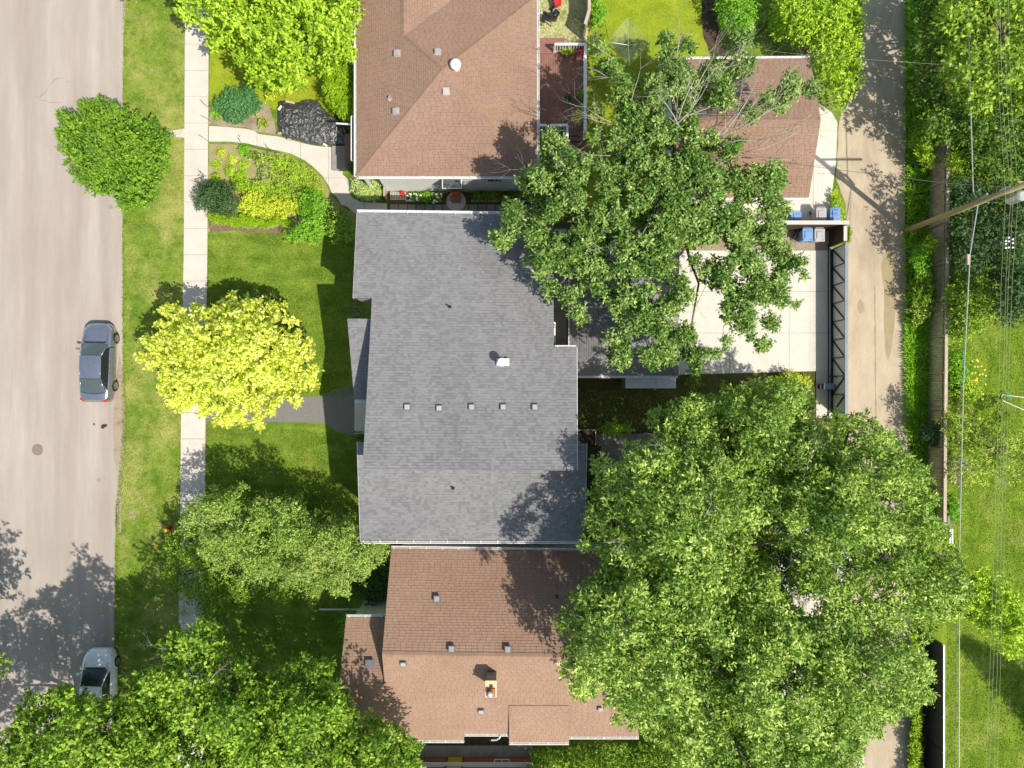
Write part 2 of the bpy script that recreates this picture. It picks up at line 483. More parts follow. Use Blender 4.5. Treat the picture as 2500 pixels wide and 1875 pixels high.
def blobs_leaves(name, C, R, mat, parent, per=260, leaf=(0.11, 0.17), asp=0.5, flat=0.75, up=0.35, sprig=6, droop=0.25, vspread=0.4, shell=0.55):
    """leaves in small sprays over the outer shell of each clump; C centres (n,3), R radii (n,)"""
    rng = RNG
    la = 0.5 * (0.5 * (leaf[0] + leaf[1])) ** 2 * asp
    cnt = np.maximum(4, (per / 330 * 0.85 * math.pi * R ** 2 / la / sprig)).astype(int)
    idx = np.repeat(np.arange(len(C)), cnt)
    n = len(idx)
    d = unit(rng.normal(size=(n, 3)) + np.array([0, 0, up]))
    rr = R[idx] * (shell + (1.12 - shell) * rng.random(n) ** 0.6)
    # uneven clump surface
    wv = 1 + 0.25 * np.sin(d[:, 0] * 5 + idx) * np.cos(d[:, 1] * 4 + idx * 1.7)
    sp = C[idx] + d * (rr * wv)[:, None] * np.array([1, 1, flat])
    cv = rng.random(len(C))[idx]
    k = sprig
    sp2 = np.repeat(sp, k, 0); d2 = np.repeat(d, k, 0)
    m = len(sp2)
    ax = unit(d2 * 0.6 + rng.normal(size=(m, 3)) * 0.85 + np.array([0, 0, -droop]))
    nr = unit(d2 * 0.55 + rng.normal(size=(m, 3)) * 0.62 + np.array([0, 0, 0.8]))
    L = rng.uniform(leaf[0], leaf[1], m)
    if leaf[1] >= .17 and asp >= .4: L = L * 1.22
    P = sp2 + d2 * rng.uniform(-0.5, 0.5, m)[:, None] * leaf[1] * 1.2 + rng.normal(size=(m, 3)) * leaf[0] * 0.35
    var = 0.5 + (np.repeat(cv, k) - 0.5) * vspread * 1.3 + rng.normal(size=m) * vspread * 0.55
    LEAFCOUNT[0] += m
    return leaf_mesh(name, P, ax, nr, L, L * asp, var, mat, parent)
def fill_blobs(poly, zedge, ztop, r, gap=1.0, dome=None, holes=(), rough=0.5, layers=2, drop=0.12, inset=0.75, spurs=0, bough=0.0, bump=0.0):
    """clump centres filling an outline (photograph pixels), domed in height"""
    rng = RNG
    pl = np.array(poly, float)
    sc = S / (1 - (zedge + ztop) / 2 / H)
    rp = r * sc
    step = rp * gap
    x0, y0 = pl.min(0); x1, y1 = pl.max(0)
    out = []; rad = []
    if bough > 0:
        bp = bough * sc
        nb_ = max(3, int(2.2 * (x1 - x0) * (y1 - y0) / bp ** 2)); bc = []
        for _ in range(nb_ * 4):
            q = np.array([rng.uniform(x0, x1), rng.uniform(y0, y1)])
            if pip(pl, q[:1], q[1:])[0] and all(np.hypot(*(q - w)) > bp * .72 for w in bc): bc.append(q)
        bc = np.array(bc); bh_ = rng.uniform(-.5, .5, len(bc)) * bump
    if dome is None: dome = min(x1 - x0, y1 - y0) * 0.33
    base_step = step
    for lay in range(layers):
        step = base_step * (1.28 if (bough > 0 and lay == 0) else 1.0)
        gx, gy = np.meshgrid(np.arange(x0, x1, step), np.arange(y0, y1, step))
        gx = gx.ravel() + rng.uniform(-.5, .5, gx.size) * step
        gy = gy.ravel() + rng.uniform(-.5, .5, gy.size) * step
        ins = pip(pl, gx, gy); gx, gy = gx[ins], gy[ins]
        if not len(gx): continue
        ds = pdist(pl, gx, gy)
        rr = r * rng.uniform(0.65, 1.2, len(gx))
        keep = ds > rr * sc * inset * 0.75
        for hx, hy, hr in holes:
            keep &= np.hypot(gx - hx, gy - hy) > hr
        keep &= rng.random(len(gx)) > drop * (0.6 if lay else 1)
        gx, gy, ds, rr = gx[keep], gy[keep], ds[keep], rr[keep]
        if not len(gx): continue
        nz = np.array([noise.noise(Vector((x / (rp * 2.6), y / (rp * 2.6), zedge + ztop))) for x, y in zip(gx, gy)])
        z = zedge + (ztop - zedge) * np.sqrt(np.clip(ds / dome, 0, 1)) + nz * rough * 2 + rng.uniform(-.5, .5, len(gx)) * rough * 0.7
        if bough > 0:
            dd_ = np.hypot(gx[:, None] - bc[None, :, 0], gy[:, None] - bc[None, :, 1]) / bp * (1 + .0)
            ib = dd_.argmin(1); dn = dd_.min(1) + nz * .25
            z += bump * (.8 - 3.2 * np.clip(dn, 0, .8) ** 2) + bh_[ib]
            kp = rng.random(len(gx)) > np.clip((dn - .38) * 2.8, 0, .88 - .3 * lay)
            gx, gy, z, rr = gx[kp], gy[kp], z[kp], rr[kp]
            if lay: z -= bump * .5 + .35
        z -= lay * (r * 1.5 + rough * 0.6)
        z = np.maximum(z, r * 0.5)
        out.append(unproj(gx, gy, z)); rad.append(rr)
    if spurs:
        cx, cy = pl.mean(0); n = len(pl)
        for i in range(n):
            a, b = pl[i], pl[(i + 1) % n]; L = np.hypot(*(b - a))
            for j in range(max(1, int(L / spurs))):
                p = a + (b - a) * rng.random(); d = p - np.array([cx, cy]); d /= np.linalg.norm(d) + 1e-6
                d = d + rng.normal(size=2) * .35
                z = zedge + rng.uniform(-.3, .9); ln = rng.uniform(.5, 1.2) * rp * 1.3; p = p - d * rp * .9
                for k in range(5):
                    q = p + d * ln * k / 4
                    out.append(unproj(np.array([q[0]]), np.array([q[1]]), np.array([z - .06 * k * k])))
                    rad.append(np.array([r * (.62 - .09 * k)]))
    return np.concatenate(out), np.concatenate(rad)
def limb(mb, p0, p1, r0, r1, n=6, bend=0.12, seg=5, mi=0, a=0.5):
    p0, p1 = Vector(p0), Vector(p1)
    L = (p1 - p0).length
    off = Vector((random.uniform(-1, 1), random.uniform(-1, 1), random.uniform(0.1, 1))) * L * bend
    pts = []; rad = []
    for i in range(seg + 1):
        t = i / seg
        p = p0.lerp(p1, t) + off * math.sin(t * math.pi) + Vector((random.gauss(0, 1), random.gauss(0, 1), random.gauss(0, 1))) * L * 0.012 * (0 < i < seg)
        pts.append(p); rad.append(r0 + (r1 - r0) * t)
    mb.tube(pts, rad, n, mi, a)
    return pts
def twigs(mb, p, d, L, r, depth=3, spread=0.6, n=4, kids=(2, 3)):
    """branching bare twigs"""
    d = Vector(d).normalized()
    q = Vector(p); pts = [q.copy()]; rad = [r]
    for i in range(3):
        d = (d + Vector((random.gauss(0, .13), random.gauss(0, .13), random.gauss(0, .08)))).normalized()
        q = q + d * L / 3; pts.append(q.copy()); rad.append(r * (1 - 0.2 * (i + 1)))
    mb.tube(pts, rad, n)
    if depth > 0:
        for k in range(random.randint(*kids)):
            i = random.choice([1, 2, 3, 3]); b = pts[i]
            e = (d + Vector((random.gauss(0, spread), random.gauss(0, spread), random.gauss(0, spread * .5)))).normalized()
            twigs(mb, b, e, L * random.uniform(.55, .85), rad[i] * .75, depth - 1, spread, n, kids)
def tree(name, C, R, mat, label, cat='tree', base=None, ttop=None, tr=0.16, nl=14, group=None, dead=None, bark=None, **kw):
    c = C.mean(0)
    if base is None: base = (c[0], c[1])
    root = empty(name, (base[0], base[1], 0), label, cat, group)
    zmin = C[:, 2].min()
    if ttop is None: ttop = max(0.5, min(c[2] * 0.45, zmin))
    mb = MB()
    t0 = Vector((base[0], base[1], 0)); t1 = Vector((base[0] + (c[0] - base[0]) * .3, base[1] + (c[1] - base[1]) * .3, ttop))
    mb.tube([t0 - Vector((0, 0, .05)), t0 + Vector((0, 0, .15)), t0.lerp(t1, .5), t1], [tr * 1.5, tr * 1.15, tr, tr * .85], 8)
    order = RNG.permutation(len(C))[:nl]
    for i in order:
        tgt = Vector(C[i]) - Vector((0, 0, R[i] * 1.1 + .25)); mid = t1.lerp(tgt, .55)
        pts = limb(mb, t1, tgt, tr * .55, tr * .12, 5)
        for q in range(2):
            j = RNG.integers(len(C)); t2 = Vector(C[j]) - Vector((0, 0, R[j] * 1.0 + .2))
            if (t2 - pts[3]).length < 3.0 * R.mean() + 1.5:
                limb(mb, pts[3], t2, tr * .25, tr * .06, 4, seg=3)
    mb.build('trunk', bark or M_BARK, root, smooth=True)
    blobs_leaves('crown', C, R, mat, root, **kw)
    if dead:
        for (u, v, z, ang, el, L, r, dp) in dead:
            db = MB(); p = W(u, v, z); d = Vector((math.cos(ang) * math.cos(el), math.sin(ang) * math.cos(el), math.sin(el)))
            twigs(db, p - d * .12 - Vector((0, 0, .25)), d + Vector((0, 0, .12)), L, r * .75, dp + (1 if L > 1.1 else 0), .5)
            db.build('bare_branch', M_TWIG, root, smooth=True)
    return root
def shrub(name, poly, ztop, mat, label, cat='shrub', zedge=0.25, r=0.28, group=None, per=420, stems=5, **kw):
    kw.setdefault('asp', 0.55)
    fk = {k: kw.pop(k) for k in ('gap', 'dome', 'holes', 'rough', 'layers', 'drop', 'inset') if k in kw}
    fk.setdefault('rough', 0.12); fk.setdefault('drop', 0.05)
    C, R = fill_blobs(poly, zedge, ztop, r, **fk)
    c = C.mean(0)
    root = empty(name, (c[0], c[1], 0), label, cat, group)
    mb = MB()
    for k in range(stems):
        i = RNG.integers(len(C)); t = Vector(C[i])
        limb(mb, (c[0] + random.uniform(-.1, .1), c[1] + random.uniform(-.1, .1), -.02), t, .025, .008, 4, seg=3)
    mb.build('stem', M_BARK, root, smooth=True)
    kw.setdefault('leaf', (0.07, 0.12))
    blobs_leaves('foliage', C, R, mat, root, per=per, **kw)
    return root
def ring(u, v, ru, rv=None, n=12, seed=0, amp=0.15):
    rv = rv or ru
    rr = random.Random(int(u * 7 + v * 13 + seed))
    return [(u + ru * math.cos(t) * (1 + rr.uniform(-amp, amp)), v + rv * math.sin(t) * (1 + rr.uniform(-amp, amp))) for t in [2 * math.pi * i / n for i in range(n)]]

LF_MAPLE = leafmat('maple_leaves', (0.045, 0.105, 0.01), (0.14, 0.25, 0.02), (0.32, 0.44, 0.06))
LF_LIME = leafmat('lime_green_leaves', (0.13, 0.23, 0.012), (0.26, 0.4, 0.022), (0.42, 0.54, 0.06))
LF_YEL = leafmat('golden_leaves', (0.34, 0.40, 0.04), (0.585, 0.6, 0.095), (0.64, 0.645, 0.24), 0.36)
LF_PARKT = leafmat('park_maple_leaves', (0.05, 0.11, 0.012), (0.16, 0.27, 0.025), (0.36, 0.46, 0.06))
LF_ROUND = leafmat('dense_green_leaves', (0.045, 0.12, 0.012), (0.10, 0.22, 0.02), (0.24, 0.37, 0.03), patch=(0.17, 0.27, 0.02))
LF_ASH = leafmat('ash_leaves', (0.035, 0.085, 0.012), (0.11, 0.205, 0.032), (0.34, 0.43, 0.14))
LF_ELM = leafmat('elm_leaves', (0.05, 0.11, 0.013), (0.19, 0.305, 0.042), (0.5, 0.59, 0.17), patch=(0.1, 0.19, 0.028))
LF_ELMD = leafmat('deep_elm_leaves', (0.05, 0.11, 0.014), (0.175, 0.285, 0.038), (0.45, 0.54, 0.14), patch=(0.09, 0.18, 0.022))
LF_PALE = leafmat('pale_maple_leaves', (0.06, 0.13, 0.018), (0.18, 0.29, 0.04), (0.36, 0.46, 0.11), patch=(0.27, 0.32, 0.09))
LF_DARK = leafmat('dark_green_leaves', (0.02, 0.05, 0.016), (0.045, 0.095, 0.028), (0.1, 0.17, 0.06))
LF_BLUE = leafmat('blue_green_needles', (0.04, 0.12, 0.035), (0.075, 0.2, 0.065), (0.14, 0.28, 0.1))
LF_CEDAR = leafmat('cedar_green', (0.14, 0.25, 0.01), (0.22, 0.36, 0.015), (0.3, 0.44, 0.02))
LF_YG = leafmat('yellow_green_leaves', (0.22, 0.3, 0.02), (0.38, 0.46, 0.03), (0.6, 0.62, 0.06))
LF_GREEN = leafmat('fresh_green_leaves', (0.09, 0.22, 0.015), (0.15, 0.33, 0.022), (0.24, 0.43, 0.04))
LF_OLIVE = leafmat('olive_leaves', (0.12, 0.19, 0.02), (0.25, 0.34, 0.04), (0.42, 0.5, 0.09))
LF_GREY = leafmat('grey_seed_heads', (0.2, 0.2, 0.12), (0.33, 0.3, 0.22), (0.48, 0.42, 0.36), 0.2)
LF_PALEG = leafmat('variegated_blades', (0.25, 0.38, 0.06), (0.42, 0.52, 0.16), (0.6, 0.64, 0.35))
LF_GRASS = leafmat('grass_blades', (0.04, 0.09, 0.006), (0.14, 0.2, 0.015), (0.3, 0.33, 0.06))
LF_TALL = leafmat('long_grass_blades', (0.08, 0.2, 0.012), (0.17, 0.36, 0.02), (0.33, 0.52, 0.05))

# ================================================================== THE SETTING
g = MB(); g.sheet([(-150, -150), (150, -150), (150, 150), (-150, 150)], 0.0)
g.build('ground', M_LAWN, kind='structure')
ground_sheet('road', [(-1500, -1500), (311, -1500), (307, 0), (301, 130), (299, 300), (299, 500), (300, 700), (301, 900), (300, 1060), (291, 1150), (283, 1240), (281, 1400), (279, 1600), (281, 1875), (284, 3300), (-1500, 3300)], M_ROAD, 0.008, 0.045, 1)
ground_sheet('gutter_dirt', [(292, 860), (303, 930), (306, 1040), (305, 1120), (297, 1180), (296, 1300), (288, 1300), (284, 1240), (288, 1160), (278, 1120), (276, 1010), (284, 930)], M_DIRT, 0.012, 0.06, 2)
ground_sheet('boulevard_lawn', [(309, -1500), (453, -1500), (450, 600), (443, 930), (438, 1300), (434, 1875), (434, 3300), (286, 3300), (282, 1875), (282, 1600), (284, 1400), (287, 1250), (294, 1160), (303, 1070), (303, 900), (302, 700), (301, 500), (301, 300), (303, 130)], M_BLVD, 0.004, 0.05, 3)
ground_sheet('bare_patch', [(314, 1248), (328, 1240), (334, 1255), (330, 1270), (318, 1268)], M_BLVD2, 0.009, 0.12, 4)
ground_sheet('curb_path', [(400, 322), (452, 314), (452, 336), (400, 334)], M_WALK, 0.01, 0.03, 5)
# main sidewalk, one slab after another
walk_l = [(455, -1500), (452, 0), (449, 600), (443, 930), (440, 1300), (436, 1540), (434, 1875), (430, 3300)]
walk_r = [(516, -1500), (511, 0), (507, 600), (503, 930), (501, 1300), (497, 1540), (495, 1875), (490, 3300)]
def interp(line, v):
    for (u0, v0), (u1, v1) in zip(line, line[1:]):
        if v0 <= v <= v1: return u0 + (u1 - u0) * (v - v0) / (v1 - v0)
    return line[-1][0]
ground_sheet('sidewalk', walk_l + walk_r[::-1], M_DIRT, 0.010, 0.0)
swk = bpy.data.objects['sidewalk']
ys = [-20 + 64.2 * i for i in range(31)]
for a, b in zip(ys, ys[1:]):
    a2, b2 = a + 0.45, b - 0.45
    pts = [W(interp(walk_l, a2) + .5, a2), W(interp(walk_r, a2) - .5, a2), W(interp(walk_r, b2) - .5, b2), W(interp(walk_l, b2) + .5, b2)][::-1]
    dz = random.uniform(0.035, 0.045)
    m = MB().hexa([(p.x, p.y, 0.002) for p in pts], [(p.x, p.y, dz) for p in pts]).build('slab', M_WALK, swk)
def slabs(parent, px, mat, joints_u=(), joints_v=(), z=0.04, gap=0.4):
    """concrete poured in bays, cut at the given pixel columns and rows"""
    us = sorted(joints_u); vs = sorted(joints_v)
    xs = [p[0] for p in px]; ys_ = [p[1] for p in px]
    ue = [min(xs) - 1] + us + [max(xs) + 1]; ve = [min(ys_) - 1] + vs + [max(ys_) + 1]
    for i in range(len(ue) - 1):
        for j in range(len(ve) - 1):
            c = clip_poly(px, [(ue[i] + gap * (i > 0), ve[j] + gap * (j > 0)), (ue[i + 1] - gap * (i < len(ue) - 2), ve[j + 1] - gap * (j < len(ve) - 2))])
            if len(c) < 3: continue
            P = [W(u, v) for u, v in c]
            ar = sum(P[k].x * P[(k + 1) % len(P)].y - P[(k + 1) % len(P)].x * P[k].y for k in range(len(P)))
            if abs(ar) < 0.1: continue
            if ar < 0: P = P[::-1]
            zz = z + random.uniform(-.003, .003)
            MB().hexa([(p.x, p.y, 0.002) for p in P], [(p.x, p.y, zz) for p in P]).build('slab', mat, parent)
def clip_poly(poly, box):
    (x0, y0), (x1, y1) = box
    def clip(P, f, inter):
        out = []
        for i in range(len(P)):
            a, b = P[i - 1], P[i]
            fa, fb = f(a), f(b)
            if fa >= 0 and fb >= 0: out.append(b)
            elif fa >= 0 > fb: out.append(inter(a, b, fa, fb))
            elif fa < 0 <= fb: out.append(inter(a, b, fa, fb)); out.append(b)
        return out
    I = lambda a, b, fa, fb: (a[0] + (b[0] - a[0]) * fa / (fa - fb), a[1] + (b[1] - a[1]) * fa / (fa - fb))
    P = list(poly)
    for f in (lambda p: p[0] - x0, lambda p: x1 - p[0], lambda p: p[1] - y0, lambda p: y1 - p[1]):
        P = clip(P, f, I)
        if not P: return []
    return P
# path to the first house
gp = [(511, 308), (560, 311), (600, 315), (622, 320), (632, 328), (680, 334), (745, 352), (780, 358), (813, 360), (813, 417), (837, 417), (837, 427), (850, 437), (853, 455), (853, 470), (860, 482), (880, 494), (945, 497), (945, 520), (866, 520), (848, 505), (833, 500), (822, 480), (811, 472), (804, 455), (788, 430), (768, 410), (745, 392), (710, 375), (687, 370), (600, 350), (560, 346), (511, 346)]
ground_sheet('garden_path', gp, M_DARKCONC, 0.012)
slabs(bpy.data.objects['garden_path'], gp, M_WALK, joints_u=(628, 734, 803, 890), joints_v=(435,), z=0.05)
# grey crushed stone path
ground_sheet('stone_path', [(503, 972), (640, 967), (790, 968), (806, 957), (824, 948), (845, 943), (872, 943), (872, 1062), (850, 1061), (825, 1052), (805, 1040), (790, 1033), (770, 1031), (503, 1029)], M_GRAYPATH, 0.012, 0.012, 7)
ground_sheet('front_lawn', [(510, 566), (600, 570), (690, 572), (800, 545), (910, 545), (910, 970), (792, 968), (640, 967), (503, 972)], M_LAWN, 0.005, 0.05, 8)
ground_sheet('front_bed', [(511, 352), (560, 352), (600, 357), (687, 376), (745, 400), (788, 437), (811, 478), (835, 506), (850, 515), (930, 520), (930, 545), (800, 560), (680, 566), (600, 560), (545, 562), (508, 566)], M_BED, 0.006, 0.06, 9)
ground_sheet('mulch_strip', [(508, 538), (560, 548), (640, 556), (700, 552), (712, 560), (690, 570), (600, 566), (545, 562), (512, 570)], M_BROWNSOIL, 0.010, 0.08, 10)
ground_sheet('corner_lawn', [(514, -400), (880, -400), (880, 280), (690, 280), (660, 262), (600, 262), (545, 268), (511, 262)], M_LIME, 0.006, 0.06, 11)
ground_sheet('entry_bed', [(511, 262), (545, 266), (600, 260), (655, 255), (668, 290), (678, 330), (632, 322), (600, 312), (511, 304)], M_DIRT, 0.008, 0.05, 12)
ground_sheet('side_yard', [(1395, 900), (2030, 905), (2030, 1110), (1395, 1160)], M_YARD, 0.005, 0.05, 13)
ground_sheet('back_lawn', [(1445, -400), (1712, -400), (1712, 60), (1740, 150), (1760, 200), (1620, 520), (1440, 520), (1400, 400), (1430, 300)], M_LIME, 0.0075, 0.08, 14)
ground_sheet('garden_soil', [(1712, -300), (1760, -300), (1752, 60), (1780, 120), (1760, 150), (1735, 140), (1714, 80)], M_SOIL, 0.010, 0.08, 15)
ground_sheet('sandy_yard', [(1250, -400), (1445, -400), (1442, 60), (1440, 130), (1390, 140), (1250, 140)], M_SAND, 0.007, 0.08, 16)
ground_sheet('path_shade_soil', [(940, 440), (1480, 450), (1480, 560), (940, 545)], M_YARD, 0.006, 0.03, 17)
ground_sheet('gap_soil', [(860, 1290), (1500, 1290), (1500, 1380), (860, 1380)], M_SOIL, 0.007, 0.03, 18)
lane_l = [(2108, -400), (2104, 0), (2099, 120), (2094, 200), (2075, 240), (2050, 290), (2040, 430), (2062, 500), (2066, 600), (2066, 900), (2070, 1100), (2080, 1500), (2100, 1875), (2100, 2600)]
lane_r = [(2240, -400), (2232, 0), (2220, 150), (2212, 300), (2209, 500), (2212, 700), (2216, 900), (2222, 1100), (2226, 1500), (2218, 1875), (2218, 2600)]
ground_sheet('lane', lane_l + lane_r[::-1], M_LANE, 0.008, 0.07, 19)
ground_sheet('lane_seam', [(2134, 700), (2137, 700), (2141, 1100), (2137, 1100)], M_DIRT, 0.0125, 0.03, 20)
M_PUDDLE = surf('damp_sand', (0.3, 0.24, 0.14), (0.36, 0.29, 0.17), 2, 0.7, 0.2, 30)
ground_sheet('damp_patch', [(2157, 700), (2150, 650), (2158, 620), (2172, 614), (2184, 630), (2186, 700), (2184, 780), (2176, 850), (2168, 880), (2160, 850), (2158, 780)], M_PUDDLE, 0.0125, 0.05, 21)
ground_sheet('damp_patch', [(2094, 740), (2100, 728), (2108, 740), (2110, 760), (2100, 766), (2093, 755)], M_PUDDLE, 0.0125, 0.02, 22)
ground_sheet('roadside_verge', [(2212, -400), (2300, -400), (2300, 2600), (2224, 2600), (2226, 1875), (2226, 1500), (2222, 1100), (2216, 900), (2212, 700), (2209, 500), (2212, 300), (2220, 150)], M_YARD, 0.006, 0.08, 23)
ground_sheet('park_lawn', [(2262, -500), (4200, -500), (4200, 2800), (2255, 2800)], M_PARK, 0.007, 0.05, 24)
dv = [(1960, 150), (1995, 250), (2030, 275), (2044, 300), (2040, 400), (2033, 450), (2028, 500), (2040, 545), (1720, 545), (1720, 480), (1960, 470)]
ground_sheet('driveway', dv, M_DARKCONC, 0.012)
slabs(bpy.data.objects['driveway'], dv, M_PAD, joints_u=(1850, 1985), joints_v=(320, 425), z=0.035)
ground_sheet('gravel_strip', [(1700, 555), (2034, 555), (2034, 612), (1700, 612)], M_DIRT, 0.010, 0.03, 25)
pd = [(1640, 612), (2026, 612), (2028, 905), (1640, 915)]
ground_sheet('parking_pad', pd, M_DARKCONC, 0.012)
slabs(bpy.data.objects['parking_pad'], pd, M_PAD, joints_u=(1780, 1926), joints_v=(712, 813), z=0.05)
op = [(1992, 905), (2028, 905), (2030, 1021), (1992, 1019)]
ground_sheet('gate_pad', op, M_DARKCONC, 0.012)
slabs(bpy.data.objects['gate_pad'], op, M_WALK, z=0.04)
ep = [(1880, 1250), (2075, 1250), (2090, 1500), (2110, 1875), (2110, 2200), (1880, 2200)]
ground_sheet('rear_parking', ep, M_DARKCONC, 0.012)
slabs(bpy.data.objects['rear_parking'], ep, M_WALK, joints_u=(1960,), joints_v=(1400, 1540, 1680, 1820), z=0.03)
# walk and stepping slabs between the two northern houses
st = empty('stepping_path', W(1100, 507, 0), kind='structure')
for i in range(18):
    u = 962 + i * 21.5
    c = W(u, 508, 0.03)
    MB().box((c.x, c.y, 0.025), (0.47, 0.42, 0.05), random.uniform(-.03, .03)).build('paver', M_DARKCONC, st)
for i in range(11):
    u = 1010 + i * 40
    if 1085 < u < 1150: continue
    c = W(u, 491, 0)
    MB().box((c.x, c.y, 0.06), (0.94, 0.1, 0.12), random.uniform(-.02, .02)).build('edging_block', M_WALK, st)
# garage side walk behind the grey house
sw = [(1354, 560), (1383, 560), (1383, 850), (1354, 850)]
ground_sheet('side_walk', sw, M_DARKCONC, 0.012)
slabs(bpy.data.objects['side_walk'], sw, M_WALK, joints_v=(620, 690, 760, 830), z=0.04)
bw = [(990, 1760), (1300, 1760), (1300, 1851), (990, 1851)]
ground_sheet('south_walk', bw, M_SOIL, 0.012)
slabs(bpy.data.objects['south_walk'], [(1000, 1820), (1300, 1820), (1300, 1849), (1000, 1849)], M_DARKCONC, joints_u=(1036, 1104, 1152, 1230), z=0.04)

# ================================================================== ROOFS AND HOUSES
class Plane3:
    def __init__(self, a):
        p = [W(*q) for q in a]
        self.p0 = p[0]
        self.n = (p[1] - p[0]).cross(p[2] - p[0]).normalized()
        if self.n.z < 0: self.n = -self.n
        self.es = Vector((0, 0, 1)).cross(self.n)
        self.es = self.es.normalized() if self.es.length > 1e-4 else Vector((1, 0, 0))
        self.ed = self.es.cross(self.n).normalized()
        if self.ed.z > 0: self.ed = -self.ed; self.es = -self.es
        self.cam = Vector((0, 0, H))
    def hit(self, u, v):
        d = W(u, v, 0) - self.cam
        return self.cam + d * ((self.p0 - self.cam).dot(self.n) / d.dot(self.n))
    def z(self, x, y):
        return self.p0.z - (self.n.x * (x - self.p0.x) + self.n.y * (y - self.p0.y)) / self.n.z
def clip_convex(P, Q):
    """clip polygon P by convex counter-clockwise polygon Q (2D)"""
    out = P
    for i in range(len(Q)):
        a, b = Q[i], Q[(i + 1) % len(Q)]
        ex, ey = b[0] - a[0], b[1] - a[1]
        res = []
        for j in range(len(out)):
            p, q = out[j - 1], out[j]
            fp = ex * (p[1] - a[1]) - ey * (p[0] - a[0]); fq = ex * (q[1] - a[1]) - ey * (q[0] - a[0])
            if fp >= 0 and fq >= 0: res.append(q)
            elif fp >= 0 > fq:
                t = fp / (fp - fq); res.append((p[0] + (q[0] - p[0]) * t, p[1] + (q[1] - p[1]) * t))
            elif fp < 0 <= fq:
                t = fp / (fp - fq); res.append((p[0] + (q[0] - p[0]) * t, p[1] + (q[1] - p[1]) * t)); res.append(q)
        out = res
        if len(out) < 3: return []
    return out
def roof_part(root, pl, polys, mat, expo=0.142, tab=(0.12, 0.22), lift=0.014, contrast=1.0, thick=0.18, laminate=True, world_pts=False, lip=None):
    """roof: a solid deck under overlapping shingle tabs laid in courses"""
    deck = MB(); sh = MB()
    for px in polys:
        P3 = [Vector(p) for p in px] if world_pts else [pl.hit(u, v) for u, v in px]
        P2 = [((p - pl.p0).dot(pl.es), (p - pl.p0).dot(pl.ed)) for p in P3]
        ar = sum(P2[i][0] * P2[(i + 1) % len(P2)][1] - P2[(i + 1) % len(P2)][0] * P2[i][1] for i in range(len(P2)))
        if ar < 0: P2 = P2[::-1]
        arw = sum(P3[i].x * P3[(i + 1) % len(P3)].y - P3[(i + 1) % len(P3)].x * P3[i].y for i in range(len(P3)))
        if arw < 0: P3 = P3[::-1]
        deck.hexa([p - Vector((0, 0, thick)) for p in P3], [p - pl.n * 0.004 for p in P3])
        s0 = min(p[0] for p in P2); s1 = max(p[0] for p in P2); d0 = min(p[1] for p in P2); d1 = max(p[1] for p in P2)
        r0 = int(math.floor(d0 / expo)); r1 = int(math.ceil(d1 / expo))
        for r in range(r0, r1 + 1):
            rr = random.Random(r * 7919 + 3)
            x = -40 + rr.uniform(0, .3)
            ya, yb = r * expo, (r + 1) * expo
            while x < s1:
                w = rr.uniform(*tab) if laminate else tab[0]
                tone = rr.random(); raised = rr.random() < 0.3 if laminate else (rr.random() < 0.35)
                x2 = x + w
                if x2 > s0:
                    g_ = 0.0 if laminate else 0.006
                    cell = [(x + g_, ya), (x2 - g_, ya), (x2 - g_, yb), (x + g_, yb)]
                    c = clip_convex(cell, P2)
                    if len(c) >= 3:
                        hi = lift * (1.5 if raised else 1.0)
                        def pos(s, d, h):
                            return pl.p0 + pl.es * s + pl.ed * d + pl.n * h
                        if laminate:
                            tv = (0.12 + 0.25 * tone) if raised else (0.6 + 0.35 * tone)
                            if tone > .94: tv = 1.0
                        else:
                            tv = 0.55 + 0.22 * tone
                        if rr.random() < (0.45 if laminate else 0.5):
                            bh = expo * (0.3 if laminate else 0.26)
                            bc = clip_convex([(x + g_, ya), (x2 - g_, ya), (x2 - g_, ya + bh), (x + g_, ya + bh)], P2)
                            if len(bc) >= 3:
                                bt = [pos(s, d, 0.005 + hi * ((d - ya) / expo)) for s, d in bc]
                                if (bt[1] - bt[0]).cross(bt[2] - bt[0]).z < 0: bt = bt[::-1]
                                sh.quad(bt, 0, .08 if laminate else .1)
                        top = [pos(s, d, 0.002 + hi * ((d - ya) / expo)) for s, d in c]
                        n_ = (top[1] - top[0]).cross(top[2] - top[0])
                        if n_.z < 0: top = top[::-1]; c2 = c[::-1]
                        else: c2 = c
                        sh.quad(top, 0, tv)
                        bot = [pos(s, d, -0.002) for s, d in c2]
                        for k in range(len(top)):
                            k2 = (k + 1) % len(top)
                            if max(c2[k][1], c2[k2][1]) < ya + expo * 0.2: continue
                            sh.quad([bot[k], bot[k2], top[k2], top[k]], 0, tv * 0.8)
                x = x2
    roof = deck.build('roof', M_DECKG, root)
    sh.build('shingles', mat, roof, kind='stuff')
    return roof
def inset(P, ov):
    """move each edge of a convex ccw polygon inward by its own amount"""
    n = len(P); L = []
    for i in range(n):
        a, b = Vector(P[i]), Vector(P[(i + 1) % n])
        d = (b - a).normalized(); nn = Vector((-d.y, d.x))
        L.append((a + nn * ov[i], d))
    out = []
    for i in range(n):
        (p, d), (q, e) = L[i - 1], L[i]
        den = d.x * e.y - d.y * e.x
        if abs(den) < 1e-6: out.append(tuple(q)); continue
        t = ((q.x - p.x) * e.y - (q.y - p.y) * e.x) / den
        out.append((p.x + d.x * t, p.y + d.y * t))
    return out
